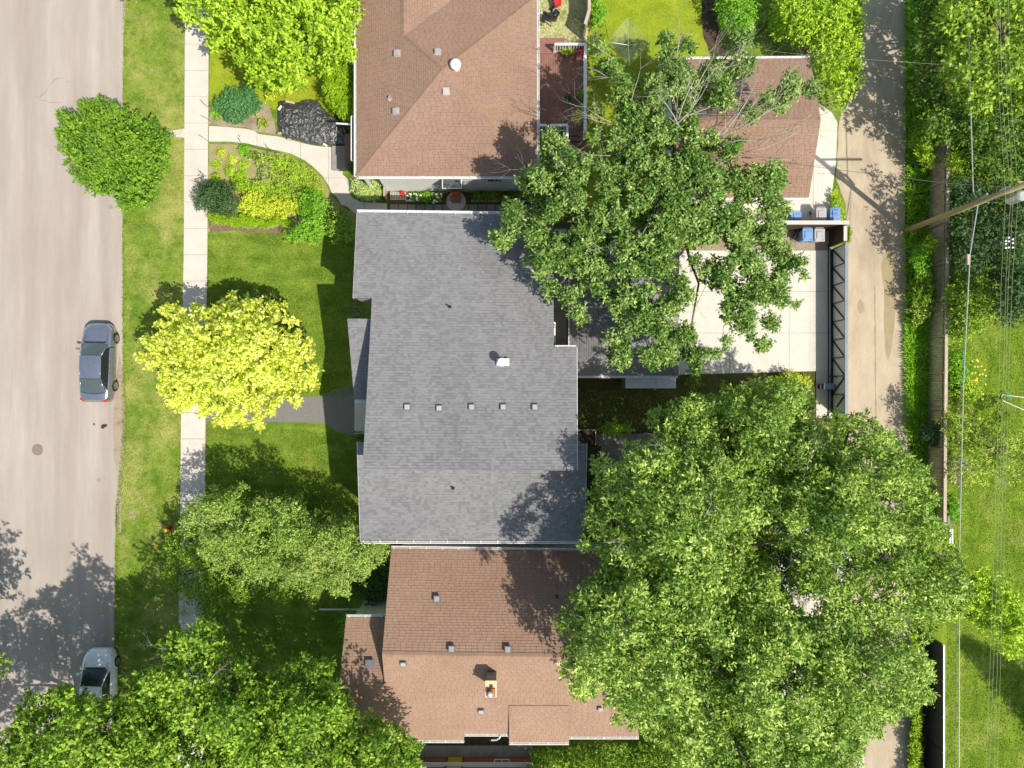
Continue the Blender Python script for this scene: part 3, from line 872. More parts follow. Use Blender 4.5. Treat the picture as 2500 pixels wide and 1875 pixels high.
def wall_prism(root, pl, px, ov, mat, drop=0.2, name='wall', world_pts=False, z0=0.0):
    P3 = [Vector(p) for p in px] if world_pts else [pl.hit(u, v) for u, v in px]
    P = [(p.x, p.y) for p in P3]
    if not hasattr(ov, '__len__'): ov = [ov] * len(P)
    ar = sum(P[i][0] * P[(i + 1) % len(P)][1] - P[(i + 1) % len(P)][0] * P[i][1] for i in range(len(P)))
    if ar < 0:
        P = P[::-1]; n = len(P)
        ov = [ov[(n - 2 - i) % n] for i in range(n)]
    Q = inset(P, ov)
    return MB().hexa([(x, y, z0) for x, y in Q], [(x, y, pl.z(x, y) - drop) for x, y in Q]).build(name, mat, root)
def gutter(root, a, b, w=0.12, mat=None, step=0.85, out=None):
    """open trough along an eave with its hanger straps"""
    mat = mat or M_WHITE
    a, b = Vector(a), Vector(b)
    d = (b - a).normalized(); s = Vector((d.y, -d.x, 0)).normalized()
    if out is not None and s.dot(Vector(out)) < 0: s = -s
    m = MB()
    o = Vector((0, 0, -.07))
    m.beam(a + s * w + o, b + s * w + o, 0.03, 0.13)
    m.beam(a + s * 0.02 + o, b + s * 0.02 + o, 0.02, 0.12)
    m.beam(a + s * (w / 2) + Vector((0, 0, -.125)), b + s * (w / 2) + Vector((0, 0, -.125)), w + .02, 0.012)
    L = (b - a).length; k = int(L / step)
    for i in range(k + 1):
        p = a + d * (0.15 + (L - 0.3) * i / max(1, k)) + Vector((0, 0, .005))
        m.beam(p - s * 0.05, p + s * w, 0.035, 0.014)
    return m.build('gutter', mat, root)
def box_vent(root, pl, u, v, mat=None, size=0.34, h=0.17, name='roof_vent', lid=None):
    p = pl.hit(u, v); up = Vector((0, 0, 1))
    m = MB()
    def slab(s, z0, z1, mi):
        m.hexa([p + pl.es * (x * s) + pl.ed * (y * s) + pl.n * z0 for x, y in ((-1, -1), (1, -1), (1, 1), (-1, 1))][::1],
               [p + pl.es * (x * s) + pl.ed * (y * s) + pl.n * z1 for x, y in ((-1, -1), (1, -1), (1, 1), (-1, 1))][::1], mi)
    slab(size * .62, 0.012, 0.022, 0)
    slab(size * .42, 0.01, h - .05, 0)
    slab(size * .5, h - .05, h - .012, 0)
    slab(size * .38, h - .012, h, 1)
    return m.build(name, [mat or M_VENT, lid or mat or M_VENT], root)
def pipe_vent(root, pl, u, v, mat, h=0.35, r=0.045):
    p = pl.hit(u, v)
    m = MB(); m.lathe(p - Vector((0, 0, .05)), [(r * 2.2, 0), (r * 2.2, .06), (r, .09), (r, h), (r * .7, h), (r * .7, h - .1)], 10)
    return m.build('vent_pipe', mat, root)
def window(root, a, b, z0, z1, nrm, name='window', frame=None, pane=None, depth=0.05):
    """framed window on a wall from a to b (ground points), standing proud by a few mm"""
    a = Vector((a[0], a[1], 0)); b = Vector((b[0], b[1], 0)); n = Vector(nrm)
    f = MB(); t = 0.07
    o = n * 0.02
    f.beam(a + o + Vector((0, 0, z0)), b + o + Vector((0, 0, z0)), depth, t)
    f.beam(a + o + Vector((0, 0, z1)), b + o + Vector((0, 0, z1)), depth, t)
    for q in (a, b, a.lerp(b, .5)):
        f.beam(q + o + Vector((0, 0, z0)), q + o + Vector((0, 0, z1)), t * .8, depth * .9)
    w = f.build(name, frame or M_WHITE, root)
    g_ = MB(); g_.quad([a + n * .012 + Vector((0, 0, z0)), b + n * .012 + Vector((0, 0, z0)), b + n * .012 + Vector((0, 0, z1)), a + n * .012 + Vector((0, 0, z1))])
    g_.build('pane', pane or M_PANE, w)
    return w
def downspout(root, pts, r=0.045, mat=None):
    return MB().tube(pts, r, 6).build('downspout', mat or M_WHITE, root)

# ------------------------------------------------------------------ grey-roofed house in the middle
gh = empty('grey_house', W(1150, 900, 0), 'large house in the middle with grey shingle roof and a row of five square vents', 'house')
PU = Plane3([(870, 520, 5.35), (1408, 1148, 8.0), (885, 1144, 8.0)])
uA = [(872, 520), (1352, 526), (1352, 728), (862, 728)]
uB = [(908, 728), (1352, 728), (1352, 848), (902, 848)]
uC = [(902, 848), (1408, 848), (1409, 1148), (885, 1144)]
roof_part(gh, PU, [uA, uB, uC], M_SHG)
wall_prism(gh, PU, uA, [.15, .1, 0, .12], M_GREYWALL)
wall_prism(gh, PU, uB, [0, .1, 0, .12], M_GREYWALL)
wall_prism(gh, PU, uC, [.1, .12, .12, .9], M_GREYWALL)
PL_ = Plane3([(880, 1319, 5.5), (1427, 1319, 5.5), (872, 1079, 6.75)])
lA = [(872, 1079), (1433, 1083), (1427, 1319), (880, 1319)]
roof_part(gh, PL_, [lA], M_SHG)
wall_prism(gh, PL_, lA, .12, M_GREYWALL)
PQ = Plane3([(848, 778, 6.05), (905, 778, 6.05), (865, 975, 5.3)])
qA = [(848, 778), (915, 778), (905, 975), (865, 975)]
roof_part(gh, PQ, [qA], M_SHG)
wall_prism(gh, PQ, qA, [.05, 0, .3, .05], M_GREYWALL)
gutter(gh, PU.hit(871, 518), PU.hit(1352, 524), out=(0, 1, 0))
gutter(gh, PL_.hit(880, 1321), PL_.hit(1427, 1321), out=(0, -1, 0))
gutter(gh, PQ.hit(866, 977), PQ.hit(893, 977), out=(0, -1, 0))
gutter(gh, PU.hit(1354, 846.5), PU.hit(1407, 846.5), w=0.06, out=(0, 1, 0))
# thin white fascia edges
def fascia(root, a, b, mat=None, h=0.16, name='fascia', w=0.025):
    a, b = Vector(a), Vector(b)
    return MB().beam(a - Vector((0, 0, h / 2 + .01)), b - Vector((0, 0, h / 2 + .01)), w, h).build(name, mat or M_WHITE, root)
fascia(gh, PU.hit(871.5, 520), PU.hit(861.5, 728)); fascia(gh, PU.hit(1409, 848), PU.hit(1410, 1148)); fascia(gh, PL_.hit(879.5, 1319), PL_.hit(871.5, 1079)); fascia(gh, PL_.hit(1427.5, 1319), PL_.hit(1433.5, 1083)); fascia(gh, PU.hit(884.5, 1144.5), PU.hit(1409, 1148.5), M_SHG)
for u, v in ((995, 995), (1073, 998), (1152, 995), (1229, 995), (1306, 995)):
    box_vent(gh, PU, u, v, M_VENT, size=.3, h=.15, lid=M_BING)
pipe_vent(gh, PU, 1098, 750, M_BLACK, 0.4)
pipe_vent(gh, PL_, 1106, 1191, M_BLACK, 0.3)
p = PU.hit(1228, 884)
m = MB(); m.box((p.x, p.y, p.z + .10), (0.62, 0.36, 0.16), 0, 0)
m.build('flue_base', M_WHITE, gh)
p = PU.hit(1226, 884)
MB().lathe(p + Vector((0, -.02, .1)), [(.1, 0), (.1, .5), (.2, .52), (.22, .62), (.2, .7), (.05, .74)], 18).build('flue_cap', M_WHITE, gh, smooth=False)
downspout(gh, [PU.hit(1349, 785) + Vector((0, 0, -.1)), PU.hit(1353, 788) + Vector((.05, 0, -.2)), W(1354, 800, 5.4), W(1354, 838, 5.4)])
# landing and rail by the front door
m = MB(); a = W(868, 975); b = W(930, 1058)
m.box(((a.x + b.x) / 2, (a.y + b.y) / 2, .15), (b.x - a.x, a.y - b.y, .3)); m.build('landing', M_WALK, gh)
rl = MB()
for u in (869, 880, 891):
    p = W(u, 1053, .3); rl.beam(p, p + Vector((0, 0, .85)), .04, .04)
rl.beam(W(868, 1053, .3) + Vector((0, 0, .85)), W(893, 1053, .3) + Vector((0, 0, .85)), .05, .04)
rl.build('handrail', M_DARKSTEEL, gh)
a = W(905, 985); b = W(905, 1010)
window(gh, W(945, 1115), W(945, 1250), 1.0, 2.3, (-1, 0, 0))

# ------------------------------------------------------------------ grey garage behind it
gg = empty('grey_garage', W(1530, 740, 0), 'grey-shingled garage beside the white concrete pad, half hidden under the ash tree', 'garage')
zE, zR = 2.8, 4.5
e = [W(1392, 560, zE), W(1656, 560, zE), W(1656, 917, zE), W(1392, 917, zE)]
cx0 = (e[0].x + e[1].x) / 2; hw = (e[1].x - e[0].x) / 2
r1 = Vector((cx0, e[0].y - hw * 1.0, zR)); r2 = Vector((cx0, e[2].y + hw * 1.0, zR))
def wpl(P):
    q = Plane3.__new__(Plane3); q.cam = Vector((0, 0, H)); q.p0 = Vector(P[0])
    q.n = (Vector(P[1]) - q.p0).cross(Vector(P[2]) - q.p0).normalized()
    if q.n.z < 0: q.n = -q.n
    q.es = Vector((0, 0, 1)).cross(q.n).normalized(); q.ed = q.es.cross(q.n).normalized()
    if q.ed.z > 0: q.ed = -q.ed; q.es = -q.es
    return q
for poly in ([e[0], e[1], r1], [e[2], e[3], r2], [e[1], e[2], r2, r1], [e[3], e[0], r1, r2]):
    roof_part(gg, wpl(poly), [poly], M_SHG, world_pts=True, thick=.12)
MB().hexa([(e[3].x + .25, e[3].y + .25, 0), (e[2].x - .25, e[2].y + .25, 0), (e[1].x - .25, e[1].y - .25, 0), (e[0].x + .25, e[0].y - .25, 0)],
          [(e[3].x + .25, e[3].y + .25, zE - .1), (e[2].x - .25, e[2].y + .25, zE - .1), (e[1].x - .25, e[1].y - .25, zE - .1), (e[0].x + .25, e[0].y - .25, zE - .1)]).build('wall', M_GREYWALL, gg)
gutter(gg, e[3], e[2], out=(0, -1, 0)); gutter(gg, e[0], e[3], out=(-1, 0, 0), w=.09); gutter(gg, e[0], e[1], out=(0, 1, 0)); gutter(gg, e[1], e[2], out=(1, 0, 0), w=.05)
lean = empty('storage_lean_to', W(1590, 930, 0), 'low storage lean-to with flat pale grey metal roof against the grey garage', 'shed')
for (u0, u1) in ((1527, 1601), (1602, 1650)):
    a = W(u0, 921, 2.1); b = W(u1, 948, 2.1)
    MB().box(((a.x + b.x) / 2, (a.y + b.y) / 2, 2.08), (abs(b.x - a.x), abs(a.y - b.y), .04)).build('roof_panel', M_SHEET, lean)
a = W(1530, 923, 2.05); b = W(1647, 946, 2.05)
MB().box(((a.x + b.x) / 2, (a.y + b.y) / 2, 1.02), (abs(b.x - a.x), abs(a.y - b.y), 2.04)).build('wall', M_GREYWALL, lean)

# ------------------------------------------------------------------ brown hip-roofed house at the top
h1 = empty('hip_roof_house', W(1080, 200, 0), 'white house with reddish-brown hip roof and small white vents, at the top', 'house')
zE, sl = 3.5, 0.42
SW_, SE_ = W(870, 430, zE), W(1311, 430, zE)
hwid = (SE_.x - SW_.x) / 2; zP = zE + sl * hwid
P_ = Vector((SW_.x + hwid, SW_.y + hwid, zP))
NW_, NE_ = Vector((SW_.x, SW_.y + 2 * hwid, zE)), Vector((SE_.x, SW_.y + 2 * hwid, zE))
xr = W(985, 40, 4.8).x; zr = zE + sl * (xr - SW_.x)
Yt = NW_.y + 7
va = Vector((xr, NW_.y - (xr - SW_.x), zr))      # where the wing ridge meets the hip
wx2 = xr + (xr - SW_.x)
vb = Vector((wx2, NW_.y, zE))
t1, t2, t3 = Vector((SW_.x, Yt, zE)), Vector((xr, Yt, zr)), Vector((wx2, Yt, zE))
h1_pl = {}
for k, poly in {'S': [SW_, SE_, P_], 'E': [SE_, NE_, P_], 'N': [NE_, vb, va, P_], 'W': [P_, va, Vector((SW_.x, va.y, zE)), SW_], 'W2': [Vector((SW_.x, va.y, zE)), va, t2, t1], 'E2': [va, vb, t3, t2]}.items():
    pp = wpl(poly); h1_pl[k] = pp
    roof_part(h1, pp, [poly], M_SHR, world_pts=True, laminate=False, tab=(0.305, 0.305), lift=0.011)
# ridge and hip caps
def caps(root, a, b, mat, w=0.17, step=0.14, var=.5):
    a, b = Vector(a), Vector(b); d = (b - a); L = d.length; d /= L
    s = Vector((d.y, -d.x, 0)).normalized()
    m = MB(); k = int(L / step)
    for i in range(k):
        p = a + d * (i * step); q = a + d * ((i + 1) * step + .02)
        h0 = .012; h1_ = .03
        tv = random.uniform(.3, .8)
        m.quad([p - s * w + Vector((0, 0, h0 - w * .42)), p + Vector((0, 0, h0)), q + Vector((0, 0, h1_)), q - s * w + Vector((0, 0, h1_ - w * .42))][::-1], 0, tv)
        m.quad([p + Vector((0, 0, h0)), p + s * w + Vector((0, 0, h0 - w * .42)), q + s * w + Vector((0, 0, h1_ - w * .42)), q + Vector((0, 0, h1_))][::-1], 0, tv)
    return m.build('ridge_caps', mat, root, kind='stuff')
for a, b in ((SW_, P_), (SE_, P_), (NE_, P_), (va, P_), (t2, va)):
    caps(h1, a, b, M_SHR)
wl = .12
MB().hexa([(W(945, 470).x, SW_.y + wl, 0), (SE_.x - .1, SW_.y + wl, 0), (SE_.x - .1, NE_.y - wl, 0), (W(945, 470).x, NE_.y - wl, 0)],
          [(W(945, 470).x, SW_.y + wl, zE - .02), (SE_.x - .1, SW_.y + wl, zE - .02), (SE_.x - .1, NE_.y - wl, zE - .02), (W(945, 470).x, NE_.y - wl, zE - .02)]).build('wall', M_STUCCO, h1)
MB().hexa([(SW_.x + .35, NW_.y - 3, 0), (W(945, 470).x - .01, NW_.y - 3, 0), (wx2 - .2, Yt, 0), (SW_.x + .35, Yt, 0)],
          [(SW_.x + .35, NW_.y - 3, zE - .05), (W(945, 470).x - .01, NW_.y - 3, zE - .05), (wx2 - .2, Yt, zE - .05), (SW_.x + .35, Yt, zE - .05)]).build('wall', M_STUCCO, h1)
for u, v in ((905, 430),):
    q = W(884, 424, 3.3); MB().box((q.x, q.y, 1.65), (.14, .14, 3.3)).build('porch_post', M_WHITE, h1)
gutter(h1, SW_, SE_, out=(0, -1, 0)); gutter(h1, SE_, NE_, out=(1, 0, 0)); gutter(h1, t1, SW_, out=(-1, 0, 0))
ysouth = SW_.y + wl
window(h1, (W(1190, 0, 2.6).x, ysouth), (W(1224, 0, 2.6).x, ysouth), 2.0, 2.75, (0, -1, 0))
window(h1, (W(1128, 0, 2).x, ysouth), (W(1140, 0, 2).x, ysouth), 2.9, 3.2, (0, -1, 0))
# side door with its stoop and small canopy
dx0, dx1 = W(1096, 0, 1.2).x, W(1122, 0, 1.2).x
MB().box(((dx0 + dx1) / 2, ysouth - .02, 1.5), (.9, .06, 2.1)).build('door', M_DECK, h1)
cn = MB(); cn.box(((dx0 + dx1) / 2, ysouth - .3, 2.75), (1.1, .6, .06)); cn.build('door_canopy', M_WHITE, h1)
cl = MB(); cl.box(((dx0 + dx1) / 2, ysouth - .3, 2.785), (1.0, .52, .012)); cl.build('canopy_glass', M_PANE, h1)
q = W(1114, 485); MB().lathe((q.x, ysouth - .62, 0), [(.58, 0), (.58, .16), (.5, .17)], 22).build('round_step', M_WALK, h1)
MB().box((q.x - .02, ysouth - .36, .28), (.6, .5, .24)).build('doorstep', M_TERRA, h1)
MB().box((q.x + .02, ysouth - .66, .22), (.55, .16, .1)).build('door_mat', M_DARKCONC, h1)
# front entrance bay and railings
fb = MB(); a = W(858, 285, 3.1); b = W(868, 392, 3.1)
fb.beam(W(858, 284, 3.1), W(858, 392, 3.1), .05, .08); fb.beam(W(858, 284, 3.1), W(869, 284, 3.1), .05, .08); fb.beam(W(858, 392, 3.1), W(869, 392, 3.1), .05, .08)
fb.build('awning_frame', M_WHITE, h1)
q1, q2 = W(859.5, 286, 3.0), W(868, 390, 3.0)
MB().box(((q1.x + q2.x) / 2, (q1.y + q2.y) / 2, 3.0), (abs(q2.x - q1.x), abs(q1.y - q2.y), .03)).build('awning_panel', M_BLUEG, h1)
downspout(h1, [W(862, 304, 2.9), W(850, 303, 2.6), W(821, 301, 2.4)], .055)
m = MB(); m.box((W(831, 0).x, W(0, 388).y, .1), (.9, 1.42, .2)); m.build('entry_slab', M_DARKCONC, h1)
m = MB(); m.box((W(863, 0).x, W(0, 372).y, .22), (.85, 1.9, .44)); m.build('entry_step', M_DECK, h1)
for k, uv in {'W': ((971, 131), (968, 272)), 'N': ((1069, 129),), 'S': ((1089, 223),)}.items():
    for u, v in uv: box_vent(h1, h1_pl[k], u, v, M_VENTL, size=.3, h=.17)
pipe_vent(h1, h1_pl['W'], 953, 240, M_VENTL, .25, .07)
q = h1_pl['E'].hit(1113, 164)
MB().lathe(q - Vector((0, 0, .03)), [(.26, 0), (.2, .1), (.16, .18), (.27, .24), (.3, .38), (.24, .5), (.1, .57)], 20).build('turbine_vent', M_WHITE, h1, smooth=True)

# ------------------------------------------------------------------ brown garage on the lane
h2 = empty('brown_garage', W(1800, 300, 0), 'garage with reddish-brown gable roof beside the lane driveway', 'garage')
zE, zR = 2.7, 4.0
A, B = W(1632, 145, zE), W(1978, 142, zE); Cc, Dd = W(1975, 482, zE), W(1632, 482, zE)
R0, R1 = W(1650, 288, zR), W(1992, 286, zR)
R0 = Vector((A.x, (A.y + Dd.y) / 2, zR)); R1 = Vector((B.x + .02, (A.y + Dd.y) / 2, zR))
hp = {}
for k, poly in {'N': [A, B, R1, R0], 'S': [Dd, Cc, R1, R0]}.items():
    pp = wpl(poly); hp[k] = pp
    roof_part(h2, pp, [poly], M_SHR, world_pts=True, laminate=False, tab=(.305, .305), lift=.013)
caps(h2, R0, R1, M_SHR)
for s_, y0, y1 in ((0, Dd.y + .3, R0.y), (1, R0.y, A.y - .3)):
    zs = [zE + (zR - zE) * (1 - abs(y - R0.y) / (A.y - R0.y)) - .18 for y in (y0, y1)]
    MB().hexa([(A.x + .2, y0, 0), (B.x - .2, y0, 0), (B.x - .2, y1, 0), (A.x + .2, y1, 0)], [(A.x + .2, y0, zs[0]), (B.x - .2, y0, zs[0]), (B.x - .2, y1, zs[1]), (A.x + .2, y1, zs[1])]).build('wall', M_STUCCO, h2)
gutter(h2, Dd, Cc, out=(0, -1, 0)); gutter(h2, A, B, out=(0, 1, 0))
MB().box((B.x - .18, (A.y + Dd.y) / 2, 1.1), (.05, 4.8, 2.1)).build('garage_door', M_WHITE, h2)

# ------------------------------------------------------------------ tan-brown gable house at the bottom
h3 = empty('gable_roof_house', W(1150, 1580, 0), 'house with tan-brown gable roof and brick chimney, below the grey-roofed house', 'house')
zE, zR = 3.4, 5.8
PT = Plane3([(955, 1339, zE), (1560, 1347, zE), (933, 1598, zR)])
tA = [(955, 1340), (1560, 1348), (1545, 1606), (933, 1598)]
roof_part(h3, PT, [tA], M_SHR2, laminate=False, tab=(.305, .305), lift=.014)
wall_prism(h3, PT, tA, [.25, .3, 0, .3], M_STUCCO)
b0 = PT.hit(933, 1598)
# south slope drops as steeply as the north one rises
slope = (zR - zE) / ((PT.hit(955, 1340) - b0).xy.length * .985)
rE = PT.hit(1545, 1606)
PS = wpl([b0, rE, b0 + Vector((0, -4, -4 * slope))])
sA = [(933, 1598), (1545, 1606), (1545, 1722), (948, 1722)]
# polygons of the south slope: (left edge steps out at the wing)
sP = [[(933, 1598), (1545, 1606), (1542, 1668), (939, 1668)], [(828, 1668), (1542, 1668), (1540, 1722), (838, 1722)], [(838, 1722), (987, 1722), (987, 1808), (850, 1808)], [(987, 1722), (1133, 1722), (1133, 1808), (987, 1808)], [(1133, 1722), (1243, 1722), (1243, 1792), (1133, 1792)], [(1388, 1722), (1560, 1722), (1560, 1799), (1388, 1799)]]
roof_part(h3, PS, sP, M_SHR2, laminate=False, tab=(.305, .305), lift=.007)
for px_ in sP[:2] + [[(838, 1722), (1560, 1722), (1560, 1790), (850, 1790)]]:
    wall_prism(h3, PS, px_, [0, .3, 0 if px_ in sP[:2] else .35, .3], M_STUCCO)
for (u0, u1, vb_, dz) in ((1243, 1389, 1813, .30),):
    q0, q1 = PS.hit(u0, 1722), PS.hit(u1, 1722)
    q2 = W(u1, vb_, PS.hit(u1, vb_).z + dz); q3 = W(u0, vb_, PS.hit(u0, vb_).z + dz)
    pr = wpl([q0 + Vector((0, 0, .035)), q1 + Vector((0, 0, .035)), q2])
    roof_part(h3, pr, [[q0 + Vector((0, 0, .035)), q1 + Vector((0, 0, .035)), q2, q3]], M_SHR2, laminate=False, tab=(.305, .305), lift=.007, world_pts=True)
    gutter(h3, q3, q2, out=(0, -1, 0))
PWg = Plane3([(845, 1508, 3.7), (935, 1508, 3.7), (828, 1669, PS.hit(828, 1669).z)])
wA = [(845, 1508), (956, 1508), (956, 1669), (828, 1669)]
roof_part(h3, PWg, [wA], M_SHR2, laminate=False, tab=(.305, .305), lift=.012)
wall_prism(h3, PWg, wA, [.2, 0, 0, .25], M_STUCCO)
caps(h3, b0, rE, M_SHR2, .16); caps(h3, PWg.hit(829, 1669), PWg.hit(937, 1669), M_SHR2, .14)
gutter(h3, PT.hit(955, 1339), PT.hit(1560, 1347), out=(0, 1, 0)); gutter(h3, PWg.hit(845, 1507), PWg.hit(938, 1507), out=(0, 1, 0))
gutter(h3, PS.hit(850, 1808), PS.hit(1133, 1808), out=(0, -1, 0)); gutter(h3, PS.hit(1133, 1792), PS.hit(1243, 1792), out=(0, -1, 0)); gutter(h3, PS.hit(1389, 1799), PS.hit(1560, 1799), out=(0, -1, 0))
for u, v in ((1067, 1464), (1103, 1586), (1240, 1587)):
    box_vent(h3, PT, u, v, M_VENT, size=.34, h=.22, lid=M_VENTL)
for u, v in ((985, 1617), (1175, 1733), (1466, 1727)):
    box_vent(h3, PS, u, v, M_VENT, size=.3, h=.16, lid=M_VENTL)
box_vent(h3, PWg, 903, 1621, M_VENT, size=.42, h=.22)
pipe_vent(h3, PT, 1359, 1456, M_BLACK, .3)
# chimney
q = PS.hit(1199, 1652); cz = q.z + 1.35
ct = W(1199, 1681, cz)
ch = MB(); ch.box((ct.x, ct.y, (q.z - .5 + cz) / 2), (.5, .78, cz - q.z + .5)); ch.build('chimney', M_DARKCONC, h3)
chim = bpy.data.objects['chimney']
MB().box((ct.x, ct.y, cz + .03), (.58, .84, .06)).build('chimney_cap', M_CREAM, chim)
MB().box((ct.x, ct.y - .16, cz + .1), (.42, .42, .1)).build('clay_liner', M_TERRA, chim, bevel=.02)
MB().box((ct.x, ct.y + .16, cz + .07), (.16, .14, .03)).build('flue_opening', M_BLACK, chim)
MB().lathe((ct.x - .02, ct.y - .16, cz + .12), [(.12, 0), (.12, .16), (.16, .18), (.16, .24), (.11, .3)], 16).build('chimney_pot', M_GALV, chim)
# white downspout lying out over the lawn
dp = MB(); dp.beam(W(779, 1487.5, .25), W(902, 1488, .35), .09, .07); dp.beam(W(901, 1488, .35), W(893, 1505, 3.4), .07, .07)
dp.build('downspout', M_WHITE, h3)
dn = MB(); dn.tube([W(1222, 1796, 3.2), W(1219, 1802, 3.0), W(1212, 1806, 2.7), W(1200, 1807, 2.5)], .05, 6); dn.build('downspout', M_WHITE, h3)
m = MB(); m.box((W(925, 0).x, W(0, 1480).y, .15), (1.0, 1.6, .3)); m.build('front_step', M_DARKCONC, h3)

# ------------------------------------------------------------------ brick house at the very bottom
h4 = empty('brick_house', W(1140, 1860, 0), 'red brick house with ochre door and pale eave, cut off by the bottom edge', 'house')
ya = W(0, 1850).y
MB().box(((W(1000, 0).x + W(1300, 0).x) / 2, ya - 3.0, 1.5), (W(1300, 0).x - W(1000, 0).x, 6.0, 3.0)).build('wall', M_BRICK, h4)
def brick_rows(root):
    bm = None
    x0, x1 = W(1003, 0).x, W(1278, 0).x
    n = 0
    for r in range(10):
        z = .1 + r * .085
        x = x0 + (0.11 if r % 2 else 0)
        while x < x1 and n < 290:
            if not (W(1090, 0).x - .1 < x < W(1132, 0).x + .1):
                if bm is None:
                    o = MB().box((x, ya + .006, z), (.21, .02, .07)).build('brick', M_BRICK, root); bm = (o, x, z)
                else:
                    o = bm[0].copy(); COL.objects.link(o); o.location = (x - bm[1], 0, z - bm[2]); n += 1
            x += .225
brick_rows(h4)
zf = 2.9
MB().beam(W(1000, 1871, 0) * 0 + Vector((W(1000, 0).x, ya + .12, 1.0)), Vector((W(1300, 0).x, ya + .12, 1.0)), .26, .06).build('ledge', M_WHITE, h4)
MB().box((W(1112, 0).x, ya + .03, 1.05), (.86, .06, 2.1)).build('door', M_OCHRE, h4)
for x in (W(1092, 0).x, W(1131, 0).x):
    MB().box((x, ya + .04, 1.05), (.06, .09, 2.14)).build('door_frame', M_DARKWOOD, h4)
window(h4, (W(1208, 0).x, ya), (W(1243, 0).x, ya), .25, .8, (0, 1, 0))
MB().box(((W(1000, 0).x + W(1300, 0).x) / 2, ya - 3.0, 3.05), (W(1300, 0).x - W(1000, 0).x + .2, 6.0, .1)).build('roof', M_WHITE, h4)

# ================================================================== DECK, YARD THINGS
dk = empty('wooden_deck', W(1370, 220, 0), 'red-brown wooden deck with white railing behind the hip-roofed house', 'deck')
zd = .75
xa, xb = W(1311, 0, zd).x, W(1429, 0, zd).x
for i in range(21):      # long boards
    w = (xb - xa) / 21
    x = xa + w * (i + .5)
    yt, yb = W(0, 132, zd).y, W(0, 313 if x < W(1388, 0, zd).x else 330, zd).y
    MB().box((x, (yt + yb) / 2, zd - .015), (w - .012, yt - yb, .03)).build('deck_board', M_DECK, dk)
for i in range(7):
    yt, yb = W(0, 92, zd).y, W(0, 131, zd).y
    h_ = (yt - yb) / 7
    x2 = W(1377 if i < 3 else 1429, 0, zd).x
    MB().box(((xa + x2) / 2, yt - h_ * (i + .5), zd - .015), (x2 - xa, h_ - .012, .03)).build('deck_board', M_DECK, dk)
MB().box(((xa + xb) / 2, (W(0, 132, 0).y + W(0, 325, 0).y) / 2 - .1, .35), (xb - xa - .2, 4.4, .66)).build('deck_skirt', M_DARKWOOD, dk)
for i in range(5):
    y = W(0, 331, zd).y - .27 * (i + .5)
    z = zd - .15 * (i + 1)
    MB().box(((W(1388, 0).x + W(1428, 0).x) / 2, y, z), (.98, .26, .04)).build('stair_tread', M_DECK, dk)
    MB().box(((W(1388, 0).x + W(1428, 0).x) / 2, y + .12, z / 2), (.94, .02, max(.05, z))).build('stair_riser', M_DARKWOOD, dk)
def railing(root, a, b, h=.95, w=.14, mat=M_WHITE, step=.15):
    a, b = Vector(a), Vector(b); d = b - a; L = d.length; d /= L
    m = MB()
    m.beam(a + Vector((0, 0, h)), b + Vector((0, 0, h)), w, .04)
    m.beam(a + Vector((0, 0, h - .06)), b + Vector((0, 0, h - .06)), .05, .07)
    m.beam(a + Vector((0, 0, .08)), b + Vector((0, 0, .08)), .06, .08)
    r = m.build('railing', mat, root)
    for t in (0, L):
        MB().beam(a + d * t, a + d * t + Vector((0, 0, h - .03)), .1, .1).build('post', mat, r)
    k = int(L / step); base = None
    for i in range(1, k):
        p = a + d * (L * i / k)
        if base is None:
            base = (MB().beam(p + Vector((0, 0, .1)), p + Vector((0, 0, h - .08)), .04, .04).build('baluster', mat, r), p)
        else:
            o = base[0].copy(); COL.objects.link(o); o.location = p - base[1]
railing(dk, W(1353, 127, zd), W(1425, 127, zd))
railing(dk, W(1425, 127, zd), W(1425, 335, zd), w=.16)
railing(dk, W(1342, 320, zd), W(1382, 320, zd)); railing(dk, W(1382, 320, zd), W(1382, 390, zd * .6), h=.9)
railing(dk, W(1314, 320, zd), W(1332, 320, zd))
def pot_plant(u, v, z, r, label, leaf, pot=M_TERRA, flowers=None, h=.3, group=None):
    root = empty('potted_plant', W(u, v, z), label, 'potted plant', group)
    c = W(u, v, z)
    MB().lathe(c, [(r * .7, 0), (r, h), (r * 1.08, h), (r * .9, h - .03)], 14).build('pot', pot, root)
    C = np.array([[c.x, c.y, z + h + r * .6]]) + RNG.normal(size=(5, 3)) * r * .45
    blobs_leaves('leaves', C, np.full(5, r * .75), leaf, root, per=1400, leaf=(.05, .1))
    return root
pot_plant(1387, 243, zd, .16, 'round pot plant standing alone on the middle of the deck', LF_DARK)
pot_plant(1376, 132, zd, .13, 'leftmost of the small pots under the north railing', LF_OLIVE, group='pots under the deck railing')
pot_plant(1386, 133, zd, .12, 'middle of the three small pots under the north railing', LF_OLIVE, group='pots under the deck railing')
pot_plant(1396, 132, zd, .13, 'rightmost of the three small pots under the north railing', LF_OLIVE, group='pots under the deck railing')
pot_plant(1420, 128, zd, .22, 'pot with red and violet flowers in the deck corner', LF_DARK)
pf = MB()
for i in range(26):
    q = W(1416 + random.uniform(-7, 8), 126 + random.uniform(-6, 9), zd + .75 + random.uniform(0, .1)); pf.box(q, (.06, .06, .02), random.random())
pf.build('flowers', M_RED, bpy.data.objects['potted_plant.004'], kind='stuff')
pot_plant(1407, 292, zd, .25, 'bushy yellow-green plant against the deck railing near the stairs', LF_YG)
pot_plant(1416, 240, zd, .2, 'leafy planter beside the long deck railing', LF_GREEN)
pot_plant(1418, 270, zd, .18, 'planter with orange blooms beside the long deck railing', LF_OLIVE)
# planter by the front entrance
pot_plant(862, 413, .3, .2, 'dark round planter at the corner of the front entrance', LF_DARK, M_DARKCONC)
